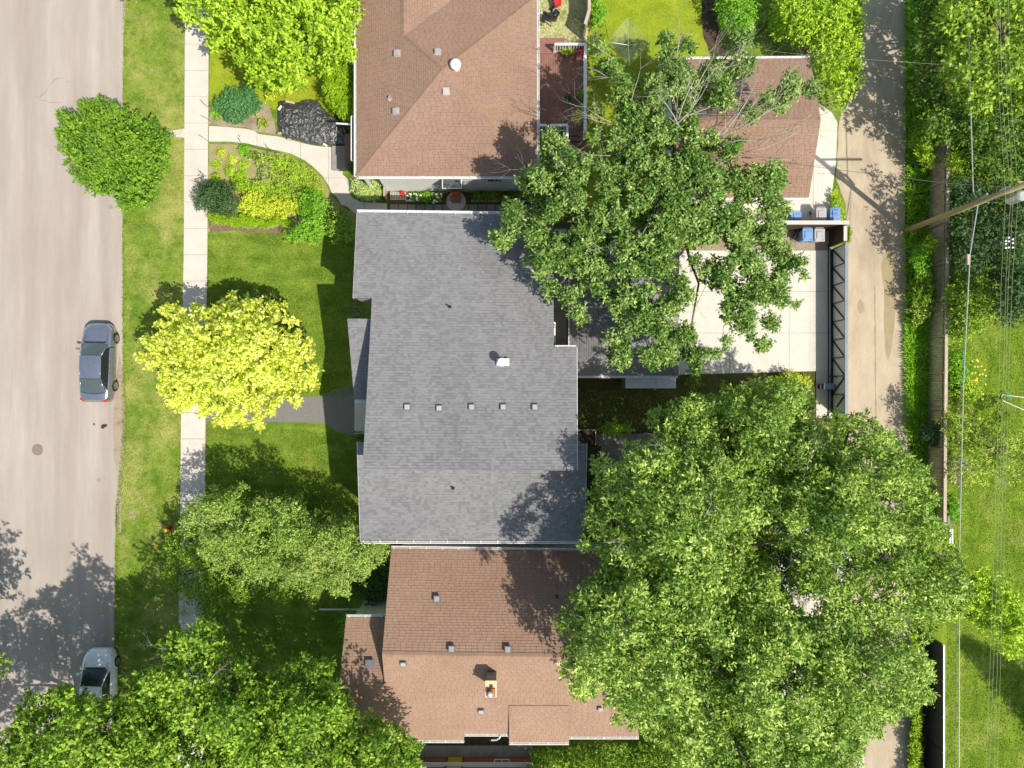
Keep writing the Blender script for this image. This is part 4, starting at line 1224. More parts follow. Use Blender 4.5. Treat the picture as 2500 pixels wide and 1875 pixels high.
# yard: grill, roll, red cart, stepping stone
gr = empty('barbecue_grill', W(1345, 42, 0), 'black barbecue grill with a round lid on the sandy yard', 'grill')
c = W(1336, 40, .75)
MB().box((c.x, c.y, .72), (.62, .42, .22), -.35).build('firebox', M_BLACK, gr, bevel=.04)
MB().tube([W(1333, 33, .9), W(1347, 38, .9)], .07, 8).build('hood', M_BLACK, gr)
MB().box((W(1327, 40).x, c.y + .05, .8), (.25, .3, .03), -.35).build('side_shelf', M_GALV, gr)
c2 = W(1353, 47, 0); MB().lathe((c2.x, c2.y, .02), [(.17, 0), (.2, .3), (.2, .5), (.12, .62), (.07, .64), (.07, .7)], 16).build('gas_bottle', M_BLACK, gr)
for dx, dy in ((-.3, -.15), (.25, -.2), (-.2, .2), (.3, .1)):
    MB().beam((c.x + dx, c.y + dy, 0), (c.x + dx, c.y + dy, .62), .04, .04).build('leg', M_BLACK, gr)
rb = empty('rolled_mat', W(1356, 27, 0), 'dark grey rolled mat lying on the sandy yard', 'mat')
MB().tube([W(1347, 19, .16), W(1364, 35, .16)], .14, 12).build('roll', M_DARKSTEEL, rb)
MB().tube([W(1352, 24, .16), W(1354.5, 26.3, .16)], .148, 12).build('strap', M_BLUEG, rb)
rc = empty('red_cart', W(1358, 2, 0), 'red wheelbarrow tray cut off by the top edge', 'cart')
tr_ = MB(); a, b, c3, d3 = W(1349, -10, .6), W(1372, -12, .6), W(1371, 6, .55), W(1356, 14, .5)
bt = [p * 1 + Vector((0, 0, -.3)) for p in (d3, c3, b, a)]
bt = [Vector((p.x * .985 + W(1362, 0).x * .015, p.y, p.z)) for p in bt]
tr_.hexa(bt, [d3, c3, b, a]); tr_.build('tray', M_RED, rc)
MB().tube([a + Vector((0, 0, -.1)), d3 + Vector((-.05, -.1, -.1))], .03, 6).build('handle', M_DARKWOOD, rc)
MB().tube([W(1362, 4, .15) - Vector((.06, 0, 0)), W(1362, 4, .15) + Vector((.06, 0, 0))], .15, 12).build('wheel', M_RUBBER, rc)
q = W(1312, 39); MB().box((q.x + .12, q.y, .04), (.35, .35, .08)).build('stepping_stone', M_WALK, base=(q.x, q.y, 0), label='pale square stepping stone against the hip-roofed house wall', cat='paving stone')
# wooden fence corner north of the deck
def plank_fence(name, base_line, h, label, mat, rail_mat, plank=.14, cap=True, side=1, gap=.018, cat='fence', post_every=2.4, rails=True):
    """vertical planks side by side between posts, with rails and a cap; base_line: ground points"""
    p0 = Vector(base_line[0])
    root = empty(name, (p0.x, p0.y, 0), label, cat)
    first = None
    for a, b in zip(base_line, base_line[1:]):
        a, b = Vector((a[0], a[1], 0)), Vector((b[0], b[1], 0)); d = b - a; L = d.length; d /= L
        ang = math.atan2(d.y, d.x); k = max(1, int(L / plank)); w = L / k
        s = Vector((d.y, -d.x, 0)) * side
        for i in range(k):
            p = a + d * (w * (i + .5)) + s * random.uniform(-.006, .006)
            if first is None:
                first = MB().box((p.x, p.y, h / 2), (w - gap, .022, h), ang, a=.5).build('plank', mat, root); fp = p; fa = ang
            elif abs(ang - fa) < 1e-3:
                o = first.copy(); COL.objects.link(o); o.location = Vector((p.x - fp.x, p.y - fp.y, random.uniform(-.012, .012)))
            else:
                MB().box((p.x, p.y, h / 2), (w - gap, .022, h), ang).build('plank', mat, root)
        if rails:
            for z in (.35, h - .25):
                MB().beam(a + s * .05 + Vector((0, 0, z)), b + s * .05 + Vector((0, 0, z)), .05, .09).build('rail', rail_mat, root)
        n = max(1, round(L / post_every))
        for i in range(n + 1):
            p = a + d * (L * i / n)
            MB().box((p.x + s.x * .07, p.y + s.y * .07, h / 2), (.1, .1, h), ang).build('post', rail_mat, root)
        if cap:
            MB().beam(a + Vector((0, 0, h + .03)), b + Vector((0, 0, h + .03)), .17, .04).build('cap_rail', M_WOODTOP if cap is True else cap, root)
    return root
plank_fence('wooden_fence', [W(1431, -90).xy, W(1431, 62).xy, W(1421, 96).xy], 1.75, 'short brown plank fence with pale cap between sandy yard and back lawn', M_WOOD, M_WOOD, side=-1)
# rotary clothes dryer
cd = empty('rotary_clothes_dryer', W(1532, 103, 0), 'silver rotary clothes dryer with diamond of lines on the bright back lawn', 'clothes dryer')
top = 1.9
c = W(1536, 104, top); cc = Vector((c.x, c.y, 0))
MB().tube([cc, cc + Vector((0, 0, top))], .025, 8).build('pole', M_GALV, cd)
arms = [W(1533, 44, top + .1), W(1590, 103, top + .1), W(1537, 160, top + .1), W(1482, 102, top + .1)]
for a in arms: MB().tube([cc + Vector((0, 0, top - .3)), a], .016, 5).build('arm', M_GALV, cd)
hub = cc + Vector((0, 0, top - .3))
lm = MB()
for r in np.linspace(.3, 1, 9):
    ps = [hub.lerp(a, r) for a in arms]
    for i in range(4): lm.tube([ps[i], ps[(i + 1) % 4]], .006, 3, cap=False)
lm.build('clothes_line', M_WIRE, cd)

# tarp over the front bed, with timber offcuts holding it down
def tarp():
    poly = [(678, 250), (700, 247), (722, 249), (760, 244), (780, 250), (798, 272), (808, 285), (840, 290), (852, 318), (846, 356), (812, 359), (785, 358), (755, 352), (730, 347), (705, 342), (690, 335), (680, 325), (679, 290)]
    poly2 = wob([tuple(W(u, v).xy) for u, v in poly], .12, .07, seed=3)
    xs = [p[0] for p in poly2]; ys = [p[1] for p in poly2]
    st_ = .045
    gx = np.arange(min(xs), max(xs), st_); gy = np.arange(min(ys), max(ys), st_)
    X, Y = np.meshgrid(gx, gy); x, y = X.ravel(), Y.ravel()
    ins = pip(poly2, x, y); ds = pdist(poly2, x, y)
    m = MB(); ids = {}
    for i, (a, b) in enumerate(zip(x, y)):
        if not ins[i]: continue
        q = noise.noise(Vector((a * 3 + 2 * noise.noise(Vector((a * 1.2, b * 1.2, 4))), b * 3, 0)))
        h = .12 + .28 * min(1, ds[i] / .6) + .10 * abs(q) + .16 * abs(noise.noise(Vector((a * 5, b * 5 + q * 2, 2)))) + .11 * abs(noise.noise(Vector((a * 11, b * 11, 7))))
        h *= min(1, .25 + ds[i] / .15)
        ids[i] = len(m.v); m.v.append((a, b, h)); m.a.append(.5)
    nx = len(gx)
    for i in ids:
        if i + 1 in ids and i + nx in ids and i + nx + 1 in ids and (i % nx) != nx - 1:
            m.f.append((ids[i], ids[i + 1], ids[i + nx + 1], ids[i + nx])); m.m.append(0)
    mt = surf('crumpled_black_film', (0.02, 0.02, 0.022), (0.10, 0.10, 0.105), 7, .27, 0.0, 30, spec=1.0)
    nt = mt.node_tree; g_ = nt.nodes.new('ShaderNodeNewGeometry'); n_ = _noise(nt, 6, 8, .65, g_.outputs['Position']); n_.inputs['Distortion'].default_value = 2.5; b_ = nt.nodes.new('ShaderNodeBump'); b_.inputs['Strength'].default_value = 1.0; b_.inputs['Distance'].default_value = .035
    nt.links.new(n_.outputs[0], b_.inputs['Height']); nt.links.new(b_.outputs[0], nt.nodes['Principled BSDF'].inputs['Normal'])
    return m.build('black_tarp', mt, label='crumpled black plastic sheet spread over the bed by the front entrance', cat='tarp', smooth=True, base=W(740, 300))
tarp()
off_labels = ['pale timber offcut on the west end of the black sheet', 'short timber offcut at the southwest corner of the black sheet', 'timber offcut lying loose on the east part of the black sheet', 'white board beside the path at the bottom of the black sheet', 'long tan plank on the upper edge of the black sheet', 'narrow board pointing at the entrance on the black sheet', 'thin strip on the southern hem of the black sheet', 'pale stone block at the east end of the black sheet']
for (u, v, l, w, an, mt_), lb in zip(((684, 264, .3, .12, .9, M_WHITE), (683, 326, .22, .12, .1, M_WOODTOP), (789, 325, .32, .1, -1.0, M_WOODTOP), (794, 354, .26, .1, -.5, M_WHITE), (709, 250, .55, .1, -.2, M_PINE), (820, 322, .5, .07, -.15, M_WOOD), (707, 341, .25, .08, -.2, M_WOODTOP), (811, 327, .2, .18, .1, M_WALK)), off_labels):
    q = W(u, v, .4)
    MB().box((q.x, q.y, .42), (l, w, .07), an).build('timber_offcut' if mt_ != M_WALK else 'stone_block', mt_, base=(q.x, q.y, .38), label=lb, cat='board' if mt_ != M_WALK else 'stone')

# bins and walled corner
def bin_(u, v, mat, label, rot=0.0, h=1.05, z=0):
    c = W(u, v, h * .95)
    root = empty('wheeled_bin', (c.x, c.y, 0), label, 'bin', 'wheeled bins by the walled corner')
    def R(x, y): return (c.x + x * math.cos(rot) - y * math.sin(rot), c.y + x * math.sin(rot) + y * math.cos(rot))
    def ringp(hw, hd, z): return [(*R(x * hw, y * hd), z) for x, y in ((-1, -1), (1, -1), (1, 1), (-1, 1))]
    MB().hexa(ringp(.22, .26, .08), ringp(.28, .34, h - .1)).build('body', mat, root, bevel=.03)
    lid = MB(); lid.hexa(ringp(.31, .38, h - .1), ringp(.30, .37, h - .03)); lid.hexa(ringp(.2, .24, h - .03), ringp(.17, .2, h + .015))
    for x in (-.22, .2):
        lid.box((*R(x, -.3), h - .01), (.1, .07, .03), rot)
    lid.build('lid', mat, root, bevel=.02)
    MB().beam((*R(-.24, .42), h - .08), (*R(.24, .42), h - .08), .035, .035).build('handle', mat, root)
    for s in (-1, 1):
        MB().tube([(*R(s * .24, .3), .1), (*R(s * .3, .3), .1)], .1, 12).build('wheel', M_RUBBER, root)
bin_(2005, 523, M_BING, 'grey wheeled bin outside the wall, left of the blue one')
bin_(2039, 523, M_BINB, 'blue wheeled bin outside the wall, nearest the lane')
bin_(1944, 532, M_BINB, 'blue wheeled bin outside the wall, mostly hidden, farthest from the lane')
bin_(1972, 573, M_BINB, 'blue wheeled bin inside the walled corner')
bin_(2001, 574, M_BING, 'grey wheeled bin inside the walled corner, beside the dark fence')
wf = empty('walled_corner', W(2030, 560, 0), 'dark board wall with broad pale cap around the bins', 'wall')
hh = 1.9
w0, w1 = W(1745, 543.5, hh), W(2063.5, 543.5, hh); w2 = W(2063.5, 588, hh)
MB().box(((w0.x + w1.x) / 2, w0.y, hh / 2), (w1.x - w0.x, .14, hh - .02)).build('north_wall', M_DARKWOOD, wf)
MB().box((w1.x, (w1.y + w2.y) / 2, hh / 2), (.14, w1.y - w2.y, hh - .02)).build('east_wall', M_DARKWOOD, wf)
MB().box(((w0.x + w1.x) / 2 + .1, w0.y, hh + .02), (w1.x - w0.x + .22, .22, .05)).build('cap', M_WALK, wf)
MB().box((w1.x, (w1.y + w2.y) / 2 - .1, hh + .02), (.2, w1.y - w2.y - .2, .05)).build('cap', M_WALK, wf)
sticks = MB()
for a, b in (((1934, 590), (1949, 563)), ((1938, 592), (1957, 571)), ((1930, 583), (1960, 596)), ((1956, 592), (1975, 586)), ((1975, 592), (2002, 589))):
    sticks.tube([W(*a, .15), W(*b, .45)], .02, 4)
sticks.build('pruned_sticks', M_TWIG, base=W(1945, 583), label='loose pruned sticks leaning on the blue bin inside the corner', cat='sticks')
# sliding gate with zigzag bracing
sg = empty('sliding_gate', W(2030, 800, 0), 'long steel sliding gate with zigzag black braces across the concrete pad', 'gate')
gh_ = 1.75
xg = W(2064, 0, gh_).x; y0g, y1g = W(0, 596, gh_).y, W(0, 1010, gh_).y
L_ = y0g - y1g; nb = 9
for i in range(nb):
    ya_ = y0g - L_ * i / nb; yb_ = y0g - L_ * (i + 1) / nb
    MB().box((xg + .05, (ya_ + yb_) / 2, gh_ / 2 + .04), (.02, ya_ - yb_ - .008, gh_ - .12)).build('sheet_panel', M_SHEET, sg)
for z, w_ in ((.08, .12), (gh_, .07)):
    MB().beam((xg, y0g, z), (xg, y1g, z), w_, w_).build('frame_rail', M_DARKSTEEL if z < 1 else M_BLUEG, sg)
MB().box((xg + .1, (y0g + y1g) / 2, gh_ - .02), (.12, L_, .05)).build('top_plate', M_BLUEG, sg)
for i in range(nb + 1):
    y = y0g - L_ * i / nb
    MB().beam((xg, y, .1), (xg, y + .02, gh_), .045, .045).build('upright', M_DARKSTEEL, sg)
for i in range(nb):
    ya_ = y0g - L_ * i / nb; yb_ = y0g - L_ * (i + 1) / nb
    p, q = ((xg, ya_, .12), (xg, yb_, gh_ - .05)) if i < 7 else ((xg, yb_, .12), (xg, ya_, gh_ - .05))
    MB().beam(p, q, .06, .06).build('brace', M_DARKSTEEL, sg)
MB().beam((xg - .22, y0g + .3, .08), (xg - .22, y1g - .2, .08), .05, .04).build('track', M_DARKSTEEL, sg)
c = W(2014, 943); op_ = empty('gate_opener', (c.x, c.y, 0), 'small grey gate opener box with black arm on the pale strip', 'machine')
MB().box((c.x, c.y, .3), (.62, .34, .6)).build('cover', M_BLUEG, op_, bevel=.03)
MB().box((c.x - .38, c.y, .2), (.16, .28, .4)).build('motor', M_BLACK, op_)
MB().beam((W(2012, 0).x, W(0, 919).y, .5), (W(2042, 0).x, W(0, 919).y, .6), .08, .06).build('arm', M_BLACK, op_)

# fences east of the lane
xf0, xf1 = W(2315, 0, 1.85).x, W(2306, 0, 1.85).x
pts = [(xf0, W(0, 340, 1.8).y), (W(2312, 0, 1.85).x, W(0, 640, 1.8).y), (W(2308, 0, 1.85).x, W(0, 1000, 1.8).y), (xf1, W(0, 1292, 1.8).y)]
plank_fence('plank_fence', pts, 1.85, 'long weathered plank fence with pale top rail between lane and park', M_WOOD, M_WOOD, cap=True, side=1)
bf = empty('black_fence', W(2255, 1740, 0), 'tall black panel fence with thin white edge at the bottom right', 'fence')
xb_ = W(2303, 0, 2.0).x; yb0, yb1 = W(0, 1575, 2.0).y, W(0, 2100, 2.0).y
np_ = 6
M_BPANEL = surf('black_fence_panel', (.022, .02, .018), (.034, .031, .028), 2, .7, .1, 20)
for i in range(np_):
    ya_ = yb0 + (yb1 - yb0) * i / np_; yb_ = yb0 + (yb1 - yb0) * (i + 1) / np_
    MB().box((xb_, (ya_ + yb_) / 2, 1.0), (.04, abs(yb_ - ya_) - .01, 1.98)).build('panel', M_BPANEL, bf)
    MB().box((xb_, ya_, 1.0), (.09, .09, 2.02)).build('post', M_BLACK, bf)
MB().beam((xb_ + .02, yb0, 2.03), (xb_ + .02, yb1, 2.03), .08, .04).build('cap_rail', M_WHITE, bf)
for k_, (u, lb) in enumerate(((2318.5, 'left of two short white rails lying at the end of the plank fence'), (2324.5, 'right of two short white rails lying at the end of the plank fence'))):
    a = W(u, 1291, .4); b = W(u + .5, 1328, .4)
    t = empty('white_rail', ((a.x + b.x) / 2, (a.y + b.y) / 2, 0), lb, 'rail', 'white rails beside the park lawn')
    MB().beam(a, b, .09, .06).build('bar', M_WHITE, t)
    MB().beam((a.x, a.y - .05, 0), (a.x, a.y - .05, .38), .08, .06).build('foot', M_WHITE, t); MB().beam((b.x, b.y + .05, 0), (b.x, b.y + .05, .38), .08, .06).build('foot', M_WHITE, t)
c = W(2314, 1270, .3); MB().box((c.x, c.y, .2), (.16, .5, .4)).build('planter_box', M_BLACK, base=(c.x, c.y, 0), label='narrow black box against the lower end of the plank fence', cat='box')

# manhole, hydrant, spots on the road
mh = empty('manhole_cover', W(92, 1098, .012), 'round rusty manhole cover in the road', 'manhole cover')
c = W(92, 1098); M_IRON = surf('rusty_iron', (.2, .15, .12), (.3, .24, .2), 8, .8, .5, 30)
MB().lathe((c.x, c.y, .0), [(.34, 0), (.34, .016), (.3, .018)], 28).build('frame', M_IRON, mh)
lid = MB(); lid.lathe((c.x, c.y, .0), [(.29, 0), (.29, .022)], 28)
for i in range(-3, 4):
    for j in range(-3, 4):
        if i * i + j * j < 10: lid.box((c.x + i * .075, c.y + j * .075, .026), (.04, .04, .008), .5)
lid.build('lid', M_IRON, mh)
M_CRACK = surf('crack_filler', (.2, .165, .14), (.27, .225, .195), 6, .9, .1, 30)
for pts, w, lb in (([(88, 235), (96, 240), (103, 232), (110, 228), (118, 214), (124, 205), (133, 195), (142, 191), (154, 190)], .05, 'curved crack across the upper part of the road'), ([(96, 246), (110, 246), (122, 251), (134, 250), (148, 251)], .035, 'short level crack just under the curved one on the road'), ([(163, 199), (170, 200), (178, 200)], .04, 'tiny crack right of the curved one on the road')):
    m = MB()
    for a, b in zip(pts, pts[1:]):
        p, q = W(*a), W(*b); d_ = (q - p).normalized(); n_ = Vector((-d_.y, d_.x, 0)) * w * random.uniform(.2, .6)
        m.quad([p - n_ * .6 + Vector((0, 0, .0125)), q - n_ + Vector((0, 0, .0125)), q + n_ * .5 + Vector((0, 0, .0125)), p + n_ + Vector((0, 0, .0125))])
    m.build('road_crack', M_CRACK, label=lb, cat='crack', base=W(*pts[0]))
fh = empty('fire_hydrant', W(417, 1288, 0), 'red fire hydrant with yellow cap beside the sidewalk', 'fire hydrant')
c = W(417, 1289)
MB().lathe((c.x, c.y, 0), [(.17, 0), (.17, .05), (.12, .06), (.115, .62), (.15, .64), (.15, .68)], 14).build('barrel', M_RED, fh, smooth=False)
MB().lathe((c.x, c.y, .68), [(.14, 0), (.14, .04), (.11, .12), (.05, .17), (.03, .17), (.03, .22)], 14).build('cap', M_YEL, fh)
for dx, dy, r in ((.18, 0, .07), (-.18, 0, .05), (0, .18, .05)):
    MB().tube([(c.x, c.y, .45), (c.x + dx, c.y + dy, .45)], r, 8).build('outlet', M_RED, fh)
MB().tube([(c.x - .1, c.y - .1, .3), (c.x - .5, c.y - .38, 1.2)], .014, 5).build('marker_rod', M_DARKWOOD, fh)
rd = random.Random(4)
for (u, v, s, lb) in ((252, 1040, .16, 'dark blot on the road below the parked grey sedan'), (258, 1038, .12, 'small dark blot touching a larger one on the road'), (230, 1036, .07, 'small dark clod left of the blots on the road')):
    p = [tuple((W(u, v).xy + Vector((math.cos(t), math.sin(t))) * s * rd.uniform(.6, 1.2))) for t in [i * .6283 for i in range(10)]]
    MB().hexa([(x, y, .005) for x, y in p], [(x * .9 + W(u, v).x * .1, y * .9 + W(u, v).y * .1, .03) for x, y in p]).build('mud_clod', M_SOIL, base=W(u, v), label=lb, cat='mud')

# utility pole, cables
up = empty('utility_pole', W(2205, 566, 0), 'leaning-looking yellowish wooden utility pole at the lane edge, running out of the frame', 'utility pole')
pb = W(2212, 563)
pt_ = 10.2
MB().tube([(pb.x, pb.y, -.1), (pb.x, pb.y, pt_)], [.17, .13], 14).build('pole', M_POLE, up, smooth=True)
m = MB(); m.box((pb.x + 1.15, pb.y + .2, 9.3), (2.4, .1, .12)); m.build('crossarm', M_POLE, up)
m = MB(); m.beam((pb.x + .05, pb.y + .16, 5.9), (pb.x + .12, pb.y + .3, 7.0), .12, .12); m.build('service_box', M_VENT, up)
m = MB(); m.lathe((pb.x + .45, pb.y - .3, 8.1), [(.2, 0), (.25, .05), (.25, .85), (.18, .92)], 16); m.build('transformer', M_GALV, up)
m = MB()
for i in range(6): m.box((pb.x - .05, pb.y + .15, 8.2 + i * .13), (.06, .06, .05))
m.build('number_tags', M_WHITE, up)
def cable(name, pts, r, mat, label, sag=0.0, cat='cable', group=None):
    P = []
    for a, b in zip(pts, pts[1:]):
        a, b = Vector(a), Vector(b)
        for i in range(9):
            t = i / 9; q = a.lerp(b, t); q.z -= sag * 4 * t * (1 - t); P.append(q)
    P.append(Vector(pts[-1]))
    return MB().tube(P, r, 5).build(name, mat, label=label, cat=cat, group=group, base=P[0])
zc = 6.3
cable('telephone_cable', [W(2362, -60, zc), W(2369, 237, zc), W(2376, 470, zc), (pb.x + .14, pb.y + .1, zc), W(2368, 622, zc), W(2352, 940, zc), W(2342, 1340, zc), W(2341, 1960, zc)], .026, M_WIRE, 'thickest silver cable running down along the plank fence')
cable('telephone_cable', [W(2376, 520, zc - .2), W(2362, 700, zc - .2), W(2342, 990, zc - .25), W(2335, 1500, zc - .3), W(2330, 1960, zc - .3)], .012, M_WIRED, 'thin dark cable hanging just left of the thickest silver cable')
m = MB(); q = W(2363.5, 634, zc); m.box((q.x, q.y, q.z), (.14, .52, .14)); m.build('splice_case', M_WOODTOP, base=q, label='pale oblong splice case hanging on the thickest cable', cat='splice case')
M_PLINE = plain('aged_power_wire', (.34, .36, .2), .6)
gw = 'power lines above the park'
for uT, u1, u2, u3, lb in ((2439, 2455, 2439, 2405, 'power line nearest the thick cable'), (2447, 2468, 2449, 2413, 'second power line counted from the thick cable'), (2458, 2474, 2455, 2424, 'third power line counted from the thick cable'), (2468, 2486, 2462, 2432, 'outermost power line, nearest the right edge')):
    cable('power_line', [W(uT - 8, -60, 9.3), W(uT, 237, 9.3), W(u1, 475, 9.3), W((u2 + u1) / 2 - 3, 690, 9.25), W(u2, 940, 9.2), W((u2 + u3) / 2 + 3, 1390, 9.2), W(u3, 1960, 9.2)], .007, M_PLINE, lb, group=gw)
ki = 0
names_i = ('nearest', 'middle', 'outermost')
for u, vs, nm in ((2456, (588, 595, 605), 'left'), (2463, (580, 589, 604), 'middle'), (2473, (584, 593, 604), 'right')):
    for v, pl2 in zip(vs, ('top', 'middle', 'bottom')):
        q = W(u, v, 9.3)
        MB().lathe(q - Vector((0, 0, .05)), [(.015, 0), (.045, .02), (.02, .04), (.045, .06), (.015, .08)], 10).build('insulator', M_WHITE, base=q, label='white insulator, %s one in the %s row hanging on the power lines' % (pl2, nm), cat='insulator', group='white insulators on the power lines')
cable('service_wire', [W(2474, 457, 8.2), W(2320, 448, 7.4), W(2207, 434, 6.9), W(1981, 406, 5.8), W(1640, 340, 4.9), W(1311, 263, 4.2)], .012, M_WIRED, 'dark service wire from the utility pole across the lane to the hip-roofed house', sag=.03)
cable('service_wire', [W(2560, 170, 7.5), W(2260, 155, 6.8), W(1965, 133, 5.6), W(1866, 122, 5.2)], .006, M_PLINE, 'pale service wire crossing the top of the lane', sag=.03)
cl_ = empty('lawn_hose', W(2470, 970, 0), 'pale hose with teal nozzle on the park lawn at the right edge', 'hose')
MB().tube([W(2560, 973, .05), W(2500, 970, .05), W(2466, 966, .05), W(2447, 963, .05)], .03, 6).build('hose', M_WIRE, cl_)
MB().tube([W(2466, 966, .06), W(2454, 964, .06)], .07, 8).build('nozzle', M_TEAL, cl_)
MB().tube([W(2447, 963, .05), W(2444, 972, .05), W(2450, 979, .05), W(2470, 988, .05), W(2500, 1001, .05), W(2560, 1025, .05)], .03, 6).build('hose', M_WIRE, cl_)

# small side-bed things between the houses
fgk = empty('wire_chair', W(966, 482, 0), 'white wire garden chair with a red cushion at the side of the hip-roofed house', 'chair')
m = MB()
for i in range(7):
    m.tube([W(954 + i * 6, 468, .45), W(954 + i * 6, 488, .45)], .012, 4)
    m.tube([W(953, 469 + i * 3, .45), W(992, 469 + i * 3, .45)], .012, 4)
m.build('seat', M_WHITE, fgk)
for u, v in ((955, 469), (991, 469), (955, 487), (991, 487)): MB().tube([W(u, v, 0), W(u, v, .45)], .015, 5).build('leg', M_WHITE, fgk)
q = W(982, 472, .5); MB().box((q.x, q.y, .49), (.3, .24, .07), .3).build('cushion', M_RED, fgk, bevel=.03)
q = W(944, 474); MB().box((q.x, q.y, .45), (.07, .75, .9)).build('garden_gate', M_WOODTOP, base=(q.x, q.y, 0), label='narrow pale wooden gate between the paved walk and the side bed', cat='gate')
gt = empty('window_well', W(1433, 1068, 0), 'dark sunken well with pale concrete rim behind the grey house', 'well')
for (u0, v0, u1, v1) in ((1410, 1047, 1456, 1051), (1452, 1051, 1456, 1086)):
    a, b = W(u0, v0), W(u1, v1); MB().box(((a.x + b.x) / 2, (a.y + b.y) / 2, .1), (abs(b.x - a.x), abs(a.y - b.y), .2)).build('rim', M_DARKCONC, gt)
a, b = W(1412, 1051), W(1452, 1085); MB().box(((a.x + b.x) / 2, (a.y + b.y) / 2, .016), (b.x - a.x, a.y - b.y, .016)).build('well_floor', M_SOIL, gt)
gd = empty('back_deck', W(1500, 1090, 0), 'low grey board deck in the shade behind the grey house', 'deck')
for i in range(26):
    u = 1458 + i * 6
    a, b = W(u, 1059, .2), W(u + 5.6, 1150, .2)
    MB().box(((a.x + b.x) / 2, (a.y + b.y) / 2, .17), (b.x - a.x, a.y - b.y, .06)).build('deck_board', M_DECKGREY, gd)
a, b = W(1434, 1090, .3), W(1470, 1220, .3); MB().box(((a.x + b.x) / 2, (a.y + b.y) / 2, .15), (b.x - a.x, a.y - b.y, .3)).build('ramp', M_DARKWOOD, gd)

